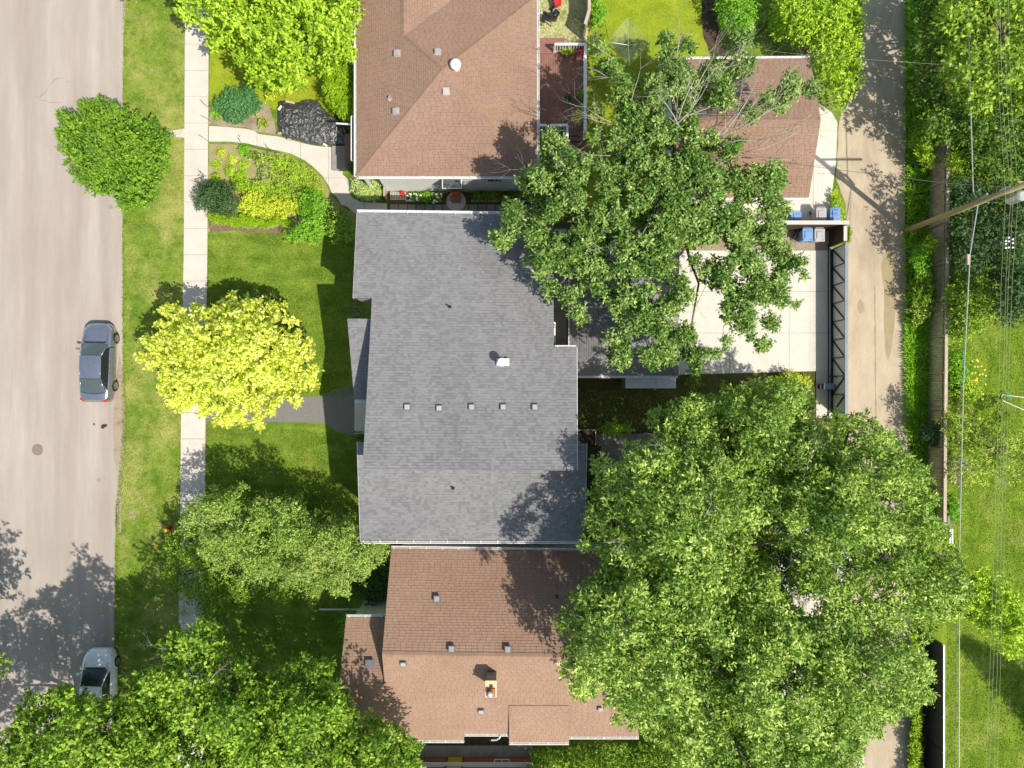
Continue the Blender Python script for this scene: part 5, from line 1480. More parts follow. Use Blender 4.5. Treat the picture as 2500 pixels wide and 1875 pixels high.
# ================================================================== CARS
M_RIM = plain('dusty_wheel_rim', (.3, .28, .25), .4, .5)
def loft(rows, closed=False):
    m = MB(); n = len(rows[0])
    for r in rows:
        for p in r: m.v.append(tuple(p)); m.a.append(.5)
    for i in range(len(rows) - 1):
        for j in range(n - 1):
            a = i * n + j
            m.f.append((a, a + 1, a + n + 1, a + n)); m.m.append(0)
    return m
def car(name, u, v, rot, label, paint, L, Wd, prof, gh_prof, cat='car', mirrors=True, tail_red=True, glass=None, hatch=False):
    """prof: (t, half-width factor, sill z, belt z, deck z); gh_prof: (t, z, half width) for the glasshouse top line"""
    c = W(u, v); root = empty(name, (c.x, c.y, 0), label, cat, 'cars parked along the kerb')
    co, si = math.cos(rot), math.sin(rot)
    def T(x, y, z): return Vector((c.x + x * co - y * si, c.y + x * si + y * co, z))
    hw = Wd / 2
    rows = []
    for t, wf, zs, zb, zd_ in prof:
        y = L / 2 - t * L; w = hw * wf
        half = [(w * .93, zs), (w * .985, zs + .12), (w, (zs + zb) / 2), (w * .985, zb - .06), (w * .93, zb), (w * .80, zd_ - .015), (w * .45, zd_ + .012), (0, zd_ + .022)]
        full = half + [(-x, z) for x, z in half[-2::-1]]
        rows.append([T(x, y, z) for x, z in full])
    m = loft(rows)
    n = len(rows[0])
    m.f.append(tuple(range(n))[::-1]); m.m.append(0)
    m.f.append(tuple(len(rows) * n - n + i for i in range(n))); m.m.append(0)
    # belly
    for i in range(len(rows) - 1):
        m.f.append((i * n, (i + 1) * n, (i + 1) * n + n - 1, i * n + n - 1)); m.m.append(0)
    body = m.build('body', paint, root, smooth=True)
    es = body.modifiers.new('split', 'EDGE_SPLIT'); es.split_angle = math.radians(38)
    # glasshouse
    g0, g1, g2, g3 = gh_prof   # cowl, roof front, roof rear, rear deck : (t, z, halfwidth)
    def Y(t): return L / 2 - t * L
    rowsr = []
    for k in range(9):
        s = k / 8; t = g1[0] + (g2[0] - g1[0]) * s
        zz = g1[1] + (g2[1] - g1[1]) * s + .045 * math.sin(math.pi * s)
        w = g1[2] + (g2[2] - g1[2]) * s + .02 * math.sin(math.pi * s)
        rowsr.append([T(x * w, Y(t) + (.05 if k == 0 else -.04 if k == 8 else 0) * (1 - x * x), zz - .05 * abs(x) ** 3) for x in (-1, -.85, -.5, 0, .5, .85, 1)])
    loft(rowsr).build('roof', paint, root, smooth=True)
    gls = glass or M_GLASS
    def panel(a_, b_, nm, mat, ww=1.0):
        rr_ = []
        for k in range(5):
            s = k / 4; t = a_[0] + (b_[0] - a_[0]) * s; z = a_[1] + (b_[1] - a_[1]) * s + .03 * math.sin(math.pi * s)
            w = (a_[2] + (b_[2] - a_[2]) * s) * ww
            bow = (.10 * (1 - s) + .05 * s) if nm == 'windscreen' else -(.05 * (1 - s) + .09 * s)
            rr_.append([T(x * w, Y(t) + bow * (1 - x * x), z - .03 * abs(x) ** 3) for x in (-1, -.85, -.5, 0, .5, .85, 1)])
        return loft(rr_).build(nm, mat, root, smooth=True)
    panel(g0, g1, 'windscreen', M_GLASSG if glass is None else gls, .93)
    panel(g2, g3, 'rear_window', M_GLASSG if glass is None else gls, .92)
    sl_ = MB()
    for (t_, z_, w_q, bw_) in ((g1[0], g1[1] - .002, g1[2], .05), (g2[0], g2[1] - .002, g2[2], -.04)):
        sl_.tube([T(x * w_q * .96, Y(t_) + bw_ * (1 - x * x), z_ - .05 * abs(x) ** 3 + .006) for x in (-1, -.5, 0, .5, 1)], .016, 4)
    sl_.tube([T(x * g3[2] * .93, Y(g3[0]) - .09 * (1 - x * x), g3[1] + .008 - .03 * abs(x) ** 3) for x in (-1, -.5, 0, .5, 1)], .018, 4)
    sl_.build('window_seal', M_BLACK, root)
    # pillars and side glass
    for s in (-1, 1):
        pts_top = [T(s * g1[2] * .99, Y(g1[0]), g1[1] - .05)] + [T(s * (g1[2] + (g2[2] - g1[2]) * k / 4 + .01), Y(g1[0] + (g2[0] - g1[0]) * k / 4), g1[1] + (g2[1] - g1[1]) * k / 4 + .04 * math.sin(math.pi * k / 4) - .055) for k in (1, 2, 3)] + [T(s * g2[2] * .99, Y(g2[0]), g2[1] - .05)]
        zb_ = lambda t: np.interp(t, [q[0] for q in prof], [q[3] for q in prof])
        wb_ = lambda t: hw * np.interp(t, [q[0] for q in prof], [q[1] for q in prof]) * .925
        ts = [g0[0] + .02, g0[0] + (g3[0] - g0[0]) * .3, g0[0] + (g3[0] - g0[0]) * .5, g0[0] + (g3[0] - g0[0]) * .72, g3[0] - .02]
        pts_bot = [T(s * wb_(t), Y(t), zb_(t) + .005) for t in ts]
        for k in range(4):
            MB().quad([pts_bot[k], pts_bot[k + 1], pts_top[k + 1], pts_top[k]][::(1 if s < 0 else -1)]).build('side_window', gls, root)
        pm = MB()
        pm.tube([T(s * g0[2] * .96, Y(g0[0]), g0[1] - .01), pts_top[0]], .035, 5); pm.tube([T(s * g3[2] * .96, Y(g3[0]), g3[1] - .01), pts_top[-1]], .04, 5)
        pm.tube(pts_top, .028, 5)
        pm.build('pillar', paint, root, smooth=True)
        MB().tube([pts_bot[2], pts_top[2]], .03, 5).build('door_pillar', M_BLACK, root)
        if mirrors:
            MB().box(T(s * (hw + .09), Y(g0[0] + .06), prof[4][3] + .06), (.2, .12, .13), rot).build('mirror', paint, root, bevel=.03)
        for t in (.185, .79):
            y = Y(t)
            w_ = empty('wheel', (0, 0, 0)); w_.parent = root; OFF[w_.name] = OFF[root.name]
            MB().tube([T(s * (hw - .2), y, .32), T(s * (hw - .015), y, .32)], .335, 22).build('wheel_arch', M_BLACK, root)
            MB().tube([T(s * (hw - .2), y, .31), T(s * (hw + .012), y, .31)], [.31, .30], 22).build('tyre', M_RUBBER, w_)
            rm = MB(); rm.tube([T(s * (hw - .05), y, .31), T(s * (hw + .02), y, .31)], .215, 18)
            for k in range(5):
                a = k * 2 * math.pi / 5; rm.beam(T(s * (hw + .024), y, .31), T(s * (hw + .024), y + .2 * math.cos(a), .31 + .2 * math.sin(a)), .05, .02)
            rm.build('rim', M_RIM, w_)
        for t in (.36, .60):
            MB().box(T(s * (hw + .005), Y(t), prof[4][3] - .12), (.03, .16, .03), rot).build('door_handle', paint, root)
        # door gaps
        dg = MB()
        for t in (.30, .49, .68):
            dg.beam(T(s * (hw * .995), Y(t), .35), T(s * (hw * .955), Y(t), zb_(t) - .01), .012, .02)
        dg.build('door_gap', M_BLACK, root)
        # lamps
        MB().beam(T(s * hw * .56, Y(.022), prof[1][4] - .06), T(s * hw * .86, Y(.085), prof[1][4] - .03), .13, .07).build('headlight', M_GALV, root, bevel=.02)
        if tail_red:
            MB().beam(T(s * hw * .62, Y(.988), prof[-2][3] - .04), T(s * hw * .9, Y(.955), prof[-2][3] - .02), .12, .13).build('tail_light', M_RED, root, bevel=.02)
    # cowl, bonnet seam, bumper line
    MB().beam(T(-g0[2] * .8, Y(g0[0]) + .11, g0[1] + .005), T(g0[2] * .8, Y(g0[0]) + .11, g0[1] + .005), .07, .02).build('cowl', M_BLACK, root)
    bs = MB()
    for s in (-1, 1):
        bs.beam(T(s * hw * .60, Y(.05), prof[1][4] + .01), T(s * hw * .78, Y(g0[0] - .02), g0[1] - .005), .012, .012)
    bs.beam(T(-hw * .58, Y(.045), prof[1][4] + .005), T(hw * .58, Y(.045), prof[1][4] + .005), .014, .014)
    bs.build('bonnet_seam', M_BLACK, root)
    MB().beam(T(-hw * .5, Y(.008), .5), T(hw * .5, Y(.008), .5), .05, .16).build('grille', M_BLACK, root)
    MB().box(T(0, Y(.995), .62), (.5, .03, .14), rot).build('number_plate', M_WHITE, root)
    return root
M_GREYCAR = plain('grey_blue_car_paint', (.26, .29, .36), .22, .6, 1.0)
M_WHITECAR = plain('white_car_paint', (.82, .84, .88), .22, 0.0, 1.0)
prof_s = [(0, .62, .26, .52, .56), (.03, .80, .2, .62, .68), (.09, .93, .18, .72, .77), (.19, .985, .18, .82, .86), (.29, 1, .18, .90, .95), (.45, 1, .18, .93, .97), (.62, 1, .18, .95, 1.0), (.78, .985, .18, .97, 1.03), (.90, .95, .2, .98, 1.04), (.97, .88, .24, .92, .98), (1, .74, .3, .76, .8)]
car('parked_sedan', 254, 886, math.radians(-1.2), 'dark blue-grey sedan parked alone by the boulevard grass', M_GREYCAR, 4.62, 1.80, prof_s, [(.27, .95, .78), (.42, 1.42, .60), (.70, 1.42, .59), (.875, 1.05, .72)])
prof_h = [(0, .62, .26, .55, .6), (.03, .82, .2, .68, .74), (.10, .95, .18, .80, .86), (.18, 1, .18, .88, .95), (.27, 1, .18, .96, 1.02), (.45, 1, .18, .98, 1.04), (.62, 1, .18, 1.0, 1.06), (.78, .985, .18, 1.03, 1.08), (.9, .95, .2, 1.05, 1.1), (.97, .9, .24, 1.0, 1.05), (1, .8, .3, .8, .85)]
car('parked_hatchback', 257, 1665, math.radians(-.6), 'white hatchback partly under the maple branches at the bottom left', M_WHITECAR, 4.35, 1.80, prof_h, [(.24, 1.02, .78), (.42, 1.5, .62), (.86, 1.5, .60), (.96, 1.1, .72)], glass=M_GLASS)

# ================================================================== TREES
T1 = D([(340, -80), (372, 10), (400, 32), (440, 48), (455, 100), (500, 100), (525, 150), (548, 178), (600, 200), (640, 180), (690, 172), (712, 140), (735, 118), (762, 125), (774, 60), (776, -80)])
C, R = fill_blobs(T1, 4.2, 7.0, .42, gap=1.0, dome=160, drop=.16, rough=.3, bough=1.9, bump=1.19, layers=3, spurs=45)
tree('lime_maple', C, R, LF_LIME, 'bright lime-green maple at the top left beside the hip-roofed house', base=W(600, 90).xy, per=300, leaf=(.13, .21), asp=.6)
T2 = [(141, 308), (150, 280), (200, 255), (232, 243), (275, 248), (310, 262), (345, 280), (385, 310), (412, 335), (405, 400), (385, 455), (345, 508), (300, 500), (262, 480), (228, 462), (195, 440), (165, 405), (150, 360)]
C, R = fill_blobs(T2, 2.6, 5.0, .38, gap=.85, dome=110, drop=0.02, rough=.2, bough=1.0, bump=.25, layers=3, inset=1.3, spurs=16)
tree('street_tree', C, R, LF_ROUND, 'small dense round green tree overhanging the road at the left', base=W(340, 415).xy, per=360, leaf=(.10, .17), asp=.5, tr=.1)
T3 = D([(295, 765), (318, 748), (325, 715), (348, 690), (345, 662), (375, 668), (400, 655), (432, 668), (455, 650), (480, 658), (500, 640), (540, 655), (562, 640), (580, 660), (612, 655), (618, 680), (655, 700), (640, 722), (670, 742), (662, 770), (686, 790), (672, 808), (690, 832), (650, 838), (640, 868), (606, 862), (600, 890), (572, 890), (560, 918), (530, 905), (520, 925), (480, 915), (450, 915), (430, 890), (385, 882), (350, 862), (352, 838), (325, 815), (322, 785)])
C, R = fill_blobs(T3, 3.4, 6.6, .38, gap=.95, dome=150, drop=.06, rough=.25, bough=1.3, bump=.45, layers=3, inset=1.6, spurs=22)
tree('golden_maple', C, R, LF_YEL, 'vivid golden-yellow tree over the sidewalk in front of the grey house', base=W(636, 893).xy, per=330, leaf=(.12, .2), asp=.65, shell=.45, vspread=.5)
T4 = D([(392, 1130), (400, 1095), (430, 1068), (462, 1075), (480, 1050), (520, 1048), (560, 1085), (590, 1072), (640, 1072), (655, 1100), (690, 1112), (680, 1135), (720, 1128), (740, 1118), (770, 1130), (790, 1160), (845, 1172), (838, 1200), (812, 1222), (790, 1248), (760, 1262), (745, 1285), (700, 1272), (668, 1290), (650, 1270), (600, 1265), (560, 1270), (505, 1262), (470, 1240), (440, 1200)])
C, R = fill_blobs(T4, 3.3, 6.0, .42, gap=.92, dome=120, drop=.06, rough=.3, bough=2.0, bump=1.19, layers=3, spurs=40)
tree('front_maple', C, R, LF_PALE, 'pale green maple in front of the grey house, above the shaded lawn', base=W(690, 1290).xy, per=380, leaf=(.09, .15), asp=.55)
T4b = D([(345, 1190), (362, 1150), (380, 1120), (420, 1130), (460, 1200), (520, 1262), (600, 1268), (660, 1282), (650, 1305), (600, 1300), (560, 1295), (500, 1300), (470, 1330), (430, 1338), (395, 1330), (370, 1290), (345, 1250)])
C, R = fill_blobs(T4b, 2.0, 3.8, .42, gap=.92, dome=90, drop=.05, rough=.25, bough=1.8, bump=.5)
tree('dark_maple', C, R, LF_MAPLE, 'darker green tree over the sidewalk left of the pale maple', base=W(505, 1380).xy, per=380, leaf=(.09, .15), asp=.5, tr=.12)
T5 = D([(-60, 1600), (5, 1600), (40, 1545), (60, 1525), (68, 1490), (110, 1500), (125, 1486), (140, 1482), (175, 1505), (215, 1502), (262, 1515), (258, 1530), (282, 1520), (310, 1510), (330, 1545), (325, 1620), (350, 1760), (-80, 1760)])
C, R = fill_blobs(T5, 7.2, 9.8, .45, gap=.92, dome=170, drop=.08, rough=.35, bough=2.2, bump=1.53, layers=3, spurs=45)
tree('corner_maple', C, R, LF_MAPLE, 'broad green maple filling the bottom left corner over the white car', base=W(220, 1760).xy, per=300, leaf=(.13, .2), asp=.6, tr=.25)
T5b = D([(286, 1502), (282, 1470), (318, 1448), (352, 1450), (380, 1440), (352, 1400), (350, 1372), (400, 1352), (440, 1345), (462, 1375), (500, 1395), (512, 1430), (532, 1455), (515, 1480), (560, 1490), (590, 1475), (632, 1455), (640, 1420), (672, 1415), (700, 1432), (722, 1450), (728, 1485), (775, 1530), (772, 1555), (840, 1560), (860, 1590), (900, 1605), (905, 1640), (895, 1770), (340, 1770), (310, 1620), (300, 1560)])
C, R = fill_blobs(T5b, 6.8, 9.8, .45, gap=.92, dome=190, drop=.08, rough=.35, bough=2.2, bump=1.53, layers=3, spurs=45, holes=[(465, 1645, 22), (650, 1570, 18)])
tree('south_maple', C, R, LF_MAPLE, 'large green maple at the bottom left with bare twigs, beside the tan-brown roof', base=W(640, 1720).xy, per=310, leaf=(.13, .2), asp=.6, tr=.25,
     dead=[(405, 1588, 7.6, 2.9, .0, .85, .03, 4), (405, 1588, 7.6, 2.4, .1, .7, .03, 4), (400, 1600, 7.6, 3.3, .1, .7, .03, 3), (505, 1668, 9.2, .9, .3, .9, .035, 4), (505, 1668, 9.2, .2, .3, .7, .03, 3), (760, 1850, 9.6, 2.2, .3, .6, .03, 4)])
T6 = D([(-320, 1300), (-100, 1350), (-10, 1378), (12, 1392), (16, 1420), (4, 1450), (-20, 1480), (-120, 1560), (-320, 1600)])
C, R = fill_blobs(T6, 6.5, 8.5, .75, gap=.85, dome=170, drop=.12, rough=.6)
tree('west_tree', C, R, LF_MAPLE, 'green tree mostly outside the left edge, casting shade on the road', base=W(-100, 1640).xy, per=220, leaf=(.14, .22), asp=.6)
T6b = D([(-320, 1500), (-100, 1560), (-40, 1640), (-60, 1800), (-320, 1900)])
C, R = fill_blobs(T6b, 7.5, 10, .8, gap=.85, dome=170, drop=.12, rough=.6)
tree('west_tree', C, R, LF_MAPLE, 'second tree outside the left edge, lower than the first', base=W(-100, 1900).xy, per=180, leaf=(.15, .24), asp=.6)
T7 = [(235, -150), (262, -60), (285, -28), (330, -30), (380, -25), (440, -60), (430, -200), (260, -220)]
C, R = fill_blobs(T7, 4.5, 6, .55, gap=.85, dome=60, drop=.12, rough=.4)
tree('north_street_tree', C, R, LF_LIME, 'street tree outside the top edge, its shadow on the road corner', base=W(360, -60).xy, per=220, leaf=(.14, .22), asp=.6)

# open ash tree with bare twigs, clump by clump
ASH = [(1460,116,25),(1489,160,28),(1527,203,28),(1518,246,28),(1524,304,35),(1504,362,35),(1547,362,30),(1628,101,22),(1634,130,25),(1677,116,22),(1648,174,28),(1677,188,22),(1619,217,20),(1620,289,22),(1677,290,18),(1750,174,35),(1764,217,38),(1807,159,30),(1807,100,34),(1735,246,25),(1822,275,25),(1779,362,35),(1735,347,30),(1677,390,40),(1634,405,38),(1576,405,30),(1590,448,35),(1518,420,28),(1489,463,30),(1345,347,36),(1374,390,36),(1330,434,36),(1287,448,30),(1402,434,30),(1431,405,25),(1460,260,20),(1460,333,22),(1932,208,33),(1976,217,24),(1903,246,32),(1877,260,26),(1883,420,33),(1877,457,33),(1258,532,36),(1229,581,28),(1301,547,40),(1316,590,38),(1345,518,28),(1388,497,38),(1402,474,32),(1301,639,22),(1330,662,22),(1339,700,26),(1373,639,35),(1402,604,38),(1446,584,32),(1408,657,35),(1397,720,28),(1417,764,26),(1446,648,32),(1483,648,28),(1475,518,30),(1518,532,32),(1504,576,25),(1532,604,32),(1561,633,38),(1576,590,35),(1619,547,45),(1634,503,40),(1590,518,30),(1561,483,30),(1634,599,28),(1619,648,30),(1648,686,22),(1475,715,25),(1518,706,25),(1547,735,35),(1504,764,25),(1547,793,32),(1518,836,28),(1512,868,28),(1576,772,30),(1634,749,38),(1663,726,30),(1619,807,32),(1590,871,30),(1634,859,32),(1669,822,32),(1692,865,28),(1706,900,20),(1727,865,16),(1677,532,30),(1721,547,38),(1706,512,28),(1764,532,40),(1808,518,40),(1793,576,35),(1735,582,22),(1698,634,18),(1735,657,26),(1758,674,30),(1779,706,30),(1802,735,30),(1773,749,20),(1779,778,20),(1813,778,32),(1831,720,24),(1831,822,14),(1779,836,15),(1750,859,10),(1822,634,38),(1830,576,35),(1822,469,28),(1883,503,38),(1895,561,42),(1883,604,40),(1918,634,32),(1947,639,22),(1958,668,12),(1903,677,38),(1883,720,33),(1912,735,20),(1944,741,10),(1877,793,24),(1860,840,22),(1845,650,36),(1850,700,34),(1700,440,36),(1740,420,30),(1790,440,34),(1840,420,26),(1720,390,26),(1560,300,22),(1740,480,30),(1430,540,26),(1470,600,26),(1350,590,28),(1660,470,30)]
ap = np.array([(1480, 150), (1560, 250), (1610, 100), (1700, 100), (1720, 250), (1660, 330), (1760, 420), (1740, 520), (1830, 560), (1830, 660), (1770, 680), (1700, 560), (1600, 700), (1640, 800), (1520, 780), (1400, 700), (1310, 600), (1250, 560), (1340, 400), (1480, 400), (1500, 280)], float)
for _ in range(26): ASH.append((RNG.uniform(1545, 1700), RNG.uniform(190, 470), RNG.uniform(18, 27)))
while len(ASH) < 245:
    q = (RNG.uniform(1250, 1830), RNG.uniform(100, 800))
    if pip(ap, np.array([q[0]]), np.array([q[1]]))[0]: ASH.append((q[0], q[1], RNG.uniform(16, 27)))
bl = []; br = []
for (u, v, r) in ASH:
    dd = math.hypot(u - 1620, v - 500)
    z0 = 9.8 - 2.0 * min(1, dd / 420) ** 1.5
    for k in range(4 + int(r > 26) * 2):
        a = random.uniform(0, 6.28); q = r * .8
        zz = z0 + random.uniform(-1.5, .7)
        w = W(u + math.cos(a) * q * random.random(), v + math.sin(a) * q * random.random(), zz)
        bl.append(tuple(w)); br.append(min(r, 32) * .72 / S * (1 - zz / H) * random.uniform(.75, 1.1))
C, R = np.array(bl), np.array(br)
deadA = []
for (u, v, z, ang, el, L, r, dp) in [(1655, 320, 9.4, 1.6, .3, 1.5, .05, 4), (1658, 300, 9.8, 2.3, .25, 1.7, .05, 4), (1662, 290, 9.8, .9, .25, 1.8, .05, 4), (1660, 280, 9.9, 1.5, .3, 1.9, .045, 4), (1650, 330, 9.5, 2.9, .15, 1.3, .04, 4), (1668, 280, 9.8, .4, .2, 1.4, .04, 3),
        (1745, 345, 9.0, .75, .15, 2.6, .06, 4), (1760, 330, 9.0, .45, .12, 2.6, .055, 4), (1770, 350, 8.9, .2, .1, 2.4, .05, 4), (1790, 340, 8.8, .9, .12, 2.4, .05, 4), (1740, 350, 9, 1.2, .15, 1.8, .045, 4), (1830, 365, 8.4, .25, .05, 2.6, .05, 4), (1820, 380, 8.3, .0, .05, 2.3, .045, 3), (1860, 350, 8.2, .5, .08, 2.2, .045, 4), (1800, 300, 8.8, 1.1, .1, 2.0, .04, 4),
        (1490, 290, 9.2, 2.5, .15, 1.4, .035, 3), (1495, 300, 9.2, 3.0, .1, 1.5, .035, 4), (1480, 330, 9, 3.3, .1, 1.2, .03, 3), (1490, 375, 9, 3.0, .1, 1.2, .03, 3), (1545, 235, 9, 1.3, .2, 1.6, .035, 4), (1490, 130, 8.6, 2.6, .2, 1.0, .03, 4), (1500, 190, 8.8, 2.8, .15, 1.3, .03, 3), (1690, 220, 9.2, 1.0, .2, 1.9, .04, 4), (1700, 160, 9.0, 1.0, .2, 1.4, .03, 4), (1655, 130, 9.2, 1.6, .2, 1.2, .035, 4), (1790, 150, 8.4, .9, .2, 1.3, .035, 4), (1800, 200, 8.4, .7, .2, 1.2, .03, 4), (1960, 190, 7.8, 1.3, .2, 1.0, .025, 3), (1885, 380, 8, .6, .1, 1.2, .03, 3),
        (1520, 450, 9.8, 2.4, .2, 1.3, .035, 4), (1550, 420, 9.8, 1.2, .2, 1.1, .035, 4), (1410, 475, 9.2, 2.2, .1, 1.2, .03, 4), (1360, 470, 8.8, 2.6, .1, 1.2, .025, 3), (1720, 430, 9.6, .5, .1, 1.2, .03, 4), (1350, 610, 9, 3.9, .1, 1.3, .03, 3), (1480, 600, 9.4, 3.8, .1, 1.0, .03, 3), (1595, 690, 9, 2.7, .1, 1.0, .03, 3), (1562, 745, 8.6, 4.5, .1, 1.0, .025, 3), (1575, 560, 10, 1.1, .2, .9, .04, 4), (1370, 690, 8.6, .8, .1, .9, .025, 3), (1730, 690, 8.4, 4.4, -.1, 1.3, .03, 3), (1770, 800, 8, 4.7, 0, .8, .02, 2), (1300, 405, 8.4, 3.1, .1, 1.2, .02, 2), (1300, 430, 8.4, 2.4, .1, .9, .02, 3), (1680, 550, 9.6, 2.3, .1, 1.0, .03, 4), (1900, 330, 8.0, .3, .05, 1.9, .04, 4)]:
    deadA.append((u, v, z, ang, el, L, r, dp))
ash = tree('ash_tree', C, R, LF_ASH, 'tall open ash tree with many bare pale twigs above the two garages', base=W(1640, 540).xy, ttop=4.5, tr=.2, nl=12, per=700, leaf=(.10, .17), asp=.5, dead=deadA, shell=.2)
lb_ = MB(); limb(lb_, W(1645, 500, 4.5), W(1652, 335, 9.4), .14, .06, 8, .06); limb(lb_, W(1645, 500, 4.6), W(1800, 385, 8.6), .10, .04, 7); limb(lb_, W(1645, 510, 4.5), W(1375, 545, 8.0), .10, .04, 7); limb(lb_, W(1645, 520, 4.5), W(1810, 620, 8.2), .10, .04, 7); limb(lb_, W(1640, 520, 4.5), W(1540, 700, 8.0), .10, .04, 7)
lb_.build('main_limb', M_BARK, ash, smooth=True)

E1 = D([(1265, 1110), (1292, 1085), (1270, 1060), (1300, 1045), (1285, 1005), (1312, 990), (1345, 1000), (1360, 960), (1400, 940), (1440, 930), (1470, 960), (1520, 985), (1580, 1000), (1650, 1030), (1700, 1070), (1725, 1120), (1700, 1165), (1680, 1200), (1690, 1280), (1740, 1330), (1790, 1390), (1830, 1480), (1840, 1560), (1820, 1620), (1850, 1760), (1560, 1760), (1510, 1640), (1470, 1655), (1430, 1600), (1400, 1590), (1370, 1560), (1330, 1580), (1318, 1520), (1280, 1500), (1245, 1510), (1215, 1455), (1238, 1430), (1225, 1400), (1240, 1385), (1196, 1335), (1240, 1315), (1218, 1285), (1270, 1260), (1300, 1200), (1262, 1180), (1250, 1150), (1282, 1140)])
C, R = fill_blobs(E1, 8.8, 12.8, .48, gap=.95, dome=210, drop=.08, rough=.4, bough=2.3, bump=1.61, layers=3, spurs=36, holes=[(1893, 1400, 16)])
deadE = [(1640, 1110, 11.5, 2.4, .1, .8, .03, 3), (1580, 1190, 11.5, 3.0, 0, .8, .03, 3), (1480, 1325, 11.5, .3, .1, .8, .03, 3), (1640, 1295, 12.3, .3, .1, .7, .03, 3), (1500, 1540, 12, 1.4, .1, .7, .03, 3), (1520, 1330, 12, 4, .1, .6, .03, 2), (1450, 1240, 9.6, 2.4, 0, .5, .012, 2), (1720, 1270, 12, 1.2, .1, .9, .04, 3), (1560, 1570, 12, 2, .1, .6, .03, 3), (1900, 1690, 11, 2, .1, .9, .025, 3)]
tree('elm_tree', C, R, LF_ELM, 'biggest elm, yellow-green, spreading over the tan-brown roof', base=W(1600, 1340).xy, tr=.38, nl=40, per=330, leaf=(.12, .2), asp=.42, dead=deadE, shell=.3)
E0 = D([(1395, 925), (1402, 890), (1440, 905), (1445, 860), (1500, 858), (1520, 875), (1530, 850), (1555, 862), (1575, 830), (1605, 845), (1640, 812), (1672, 830), (1720, 815), (1742, 838), (1755, 870), (1755, 920), (1790, 960), (1790, 1010), (1720, 1040), (1650, 1060), (1560, 1040), (1480, 1000), (1430, 960)])
C, R = fill_blobs(E0, 7.6, 10.4, .46, gap=.95, dome=110, drop=.08, rough=.4, bough=2.0, bump=1.36, layers=3, spurs=30)
tree('elm_tree', C, R, LF_ELM, 'elm crown with loose pointed sprays just below the white concrete pad', base=W(1720, 1110).xy, tr=.24, per=330, leaf=(.12, .19), asp=.42, shell=.3, dead=[(1655, 1110, 9.8, .7, .1, .8, .03, 3), (1890, 1080, 9.5, 1, .1, .8, .03, 3)])
E2 = D([(1752, 930), (1765, 905), (1800, 915), (1825, 890), (1850, 905), (1880, 900), (1905, 925), (1935, 945), (1930, 975), (1960, 985), (2000, 1010), (2000, 1050), (2018, 1080), (2010, 1110), (2050, 1150), (2035, 1175), (2080, 1200), (2060, 1225), (2000, 1240), (1950, 1280), (1890, 1280), (1830, 1300), (1770, 1300), (1715, 1270), (1710, 1210), (1720, 1170), (1690, 1130), (1680, 1080), (1720, 1030), (1790, 1000)])
C, R = fill_blobs(E2, 8.4, 11.6, .46, gap=.95, dome=150, drop=.08, rough=.45, bough=2.2, bump=1.70, layers=3, spurs=34, holes=[(1940, 1355, 12)])
tree('elm_tree', C, R, LF_ELMD, 'darker elm between the sliding gate and the lane, with gaps', base=W(1880, 1240).xy, tr=.26, per=320, leaf=(.12, .19), asp=.42, shell=.3, dead=[(1968, 1160, 10.6, 1.3, .1, 1.2, .045, 3), (2090, 1230, 10.6, .5, .1, .6, .04, 2)])
E3 = D([(1700, 1340), (1760, 1310), (1830, 1300), (1890, 1285), (1950, 1285), (2000, 1245), (2060, 1230), (2110, 1240), (2100, 1290), (2060, 1320), (2035, 1345), (1985, 1370), (1990, 1410), (2018, 1440), (2010, 1480), (2018, 1510), (1985, 1520), (1960, 1550), (1905, 1560), (1890, 1610), (1850, 1625), (1840, 1760), (1770, 1760), (1760, 1620), (1790, 1560), (1770, 1480), (1740, 1400)])
C, R = fill_blobs(E3, 8.4, 11.8, .46, gap=.95, dome=150, drop=.08, rough=.4, bough=2.2, bump=1.61, layers=3, spurs=34, holes=[(2160, 1665, 14)])
tree('elm_tree', C, R, LF_ELM, 'lower right elm reaching over the black fence', base=W(1960, 1560).xy, tr=.26, per=320, leaf=(.12, .19), asp=.42, shell=.3, dead=[(2240, 1650, 10, 2.8, .1, 1.5, .03, 4), (2160, 1690, 10.3, 2, .1, .7, .03, 3), (2070, 1700, 10.8, 2, .1, .7, .03, 3), (2100, 1440, 11, .5, .1, .7, .03, 3)])
E4 = D([(2070, 1240), (2100, 1215), (2140, 1235), (2170, 1250), (2200, 1290), (2240, 1310), (2240, 1400), (2205, 1420), (2160, 1400), (2130, 1355), (2080, 1335), (2040, 1345), (2040, 1310), (2060, 1270)])
C, R = fill_blobs(E4, 6.0, 8.4, .6, gap=.84, dome=90, drop=.12, rough=.5)
tree('park_tree', C, R, LF_LIME, 'yellow-green tree at the park edge, shadow stretching across the lawn', base=W(2290, 1480).xy, tr=.16, per=330, leaf=(.12, .19), asp=.45, shell=.3)
# park-side trees top right
T10 = D([(2020, 40), (2030, 10), (2060, -60), (2300, -60), (2300, 240), (2212, 235), (2150, 225), (2110, 245), (2080, 220), (2055, 180), (2035, 120), (2070, 90), (2040, 70)])
C, R = fill_blobs(T10, 5.5, 8.0, .5, gap=.92, dome=130, drop=.08, rough=.3, bough=2.2, bump=1.36, layers=2, spurs=45)
tree('park_maple', C, R, LF_PARKT, 'pale yellow-green tree in the top right corner over the park edge', base=W(2400, 110).xy, per=300, leaf=(.15, .24), asp=.6)
T11 = D([(1972, 110), (1960, 60), (1975, 20), (1985, -60), (2060, -60), (2040, 80), (2050, 180), (2080, 215), (2140, 215), (2212, 215), (2300, 215), (2300, 420), (2200, 400), (2120, 380), (2070, 350), (2040, 310), (1985, 290), (1972, 230), (1965, 160)])
C, R = fill_blobs(T11, 2.3, 4.2, .5, gap=.9, dome=90, drop=.08, rough=.3, bough=1.8, bump=1.19)
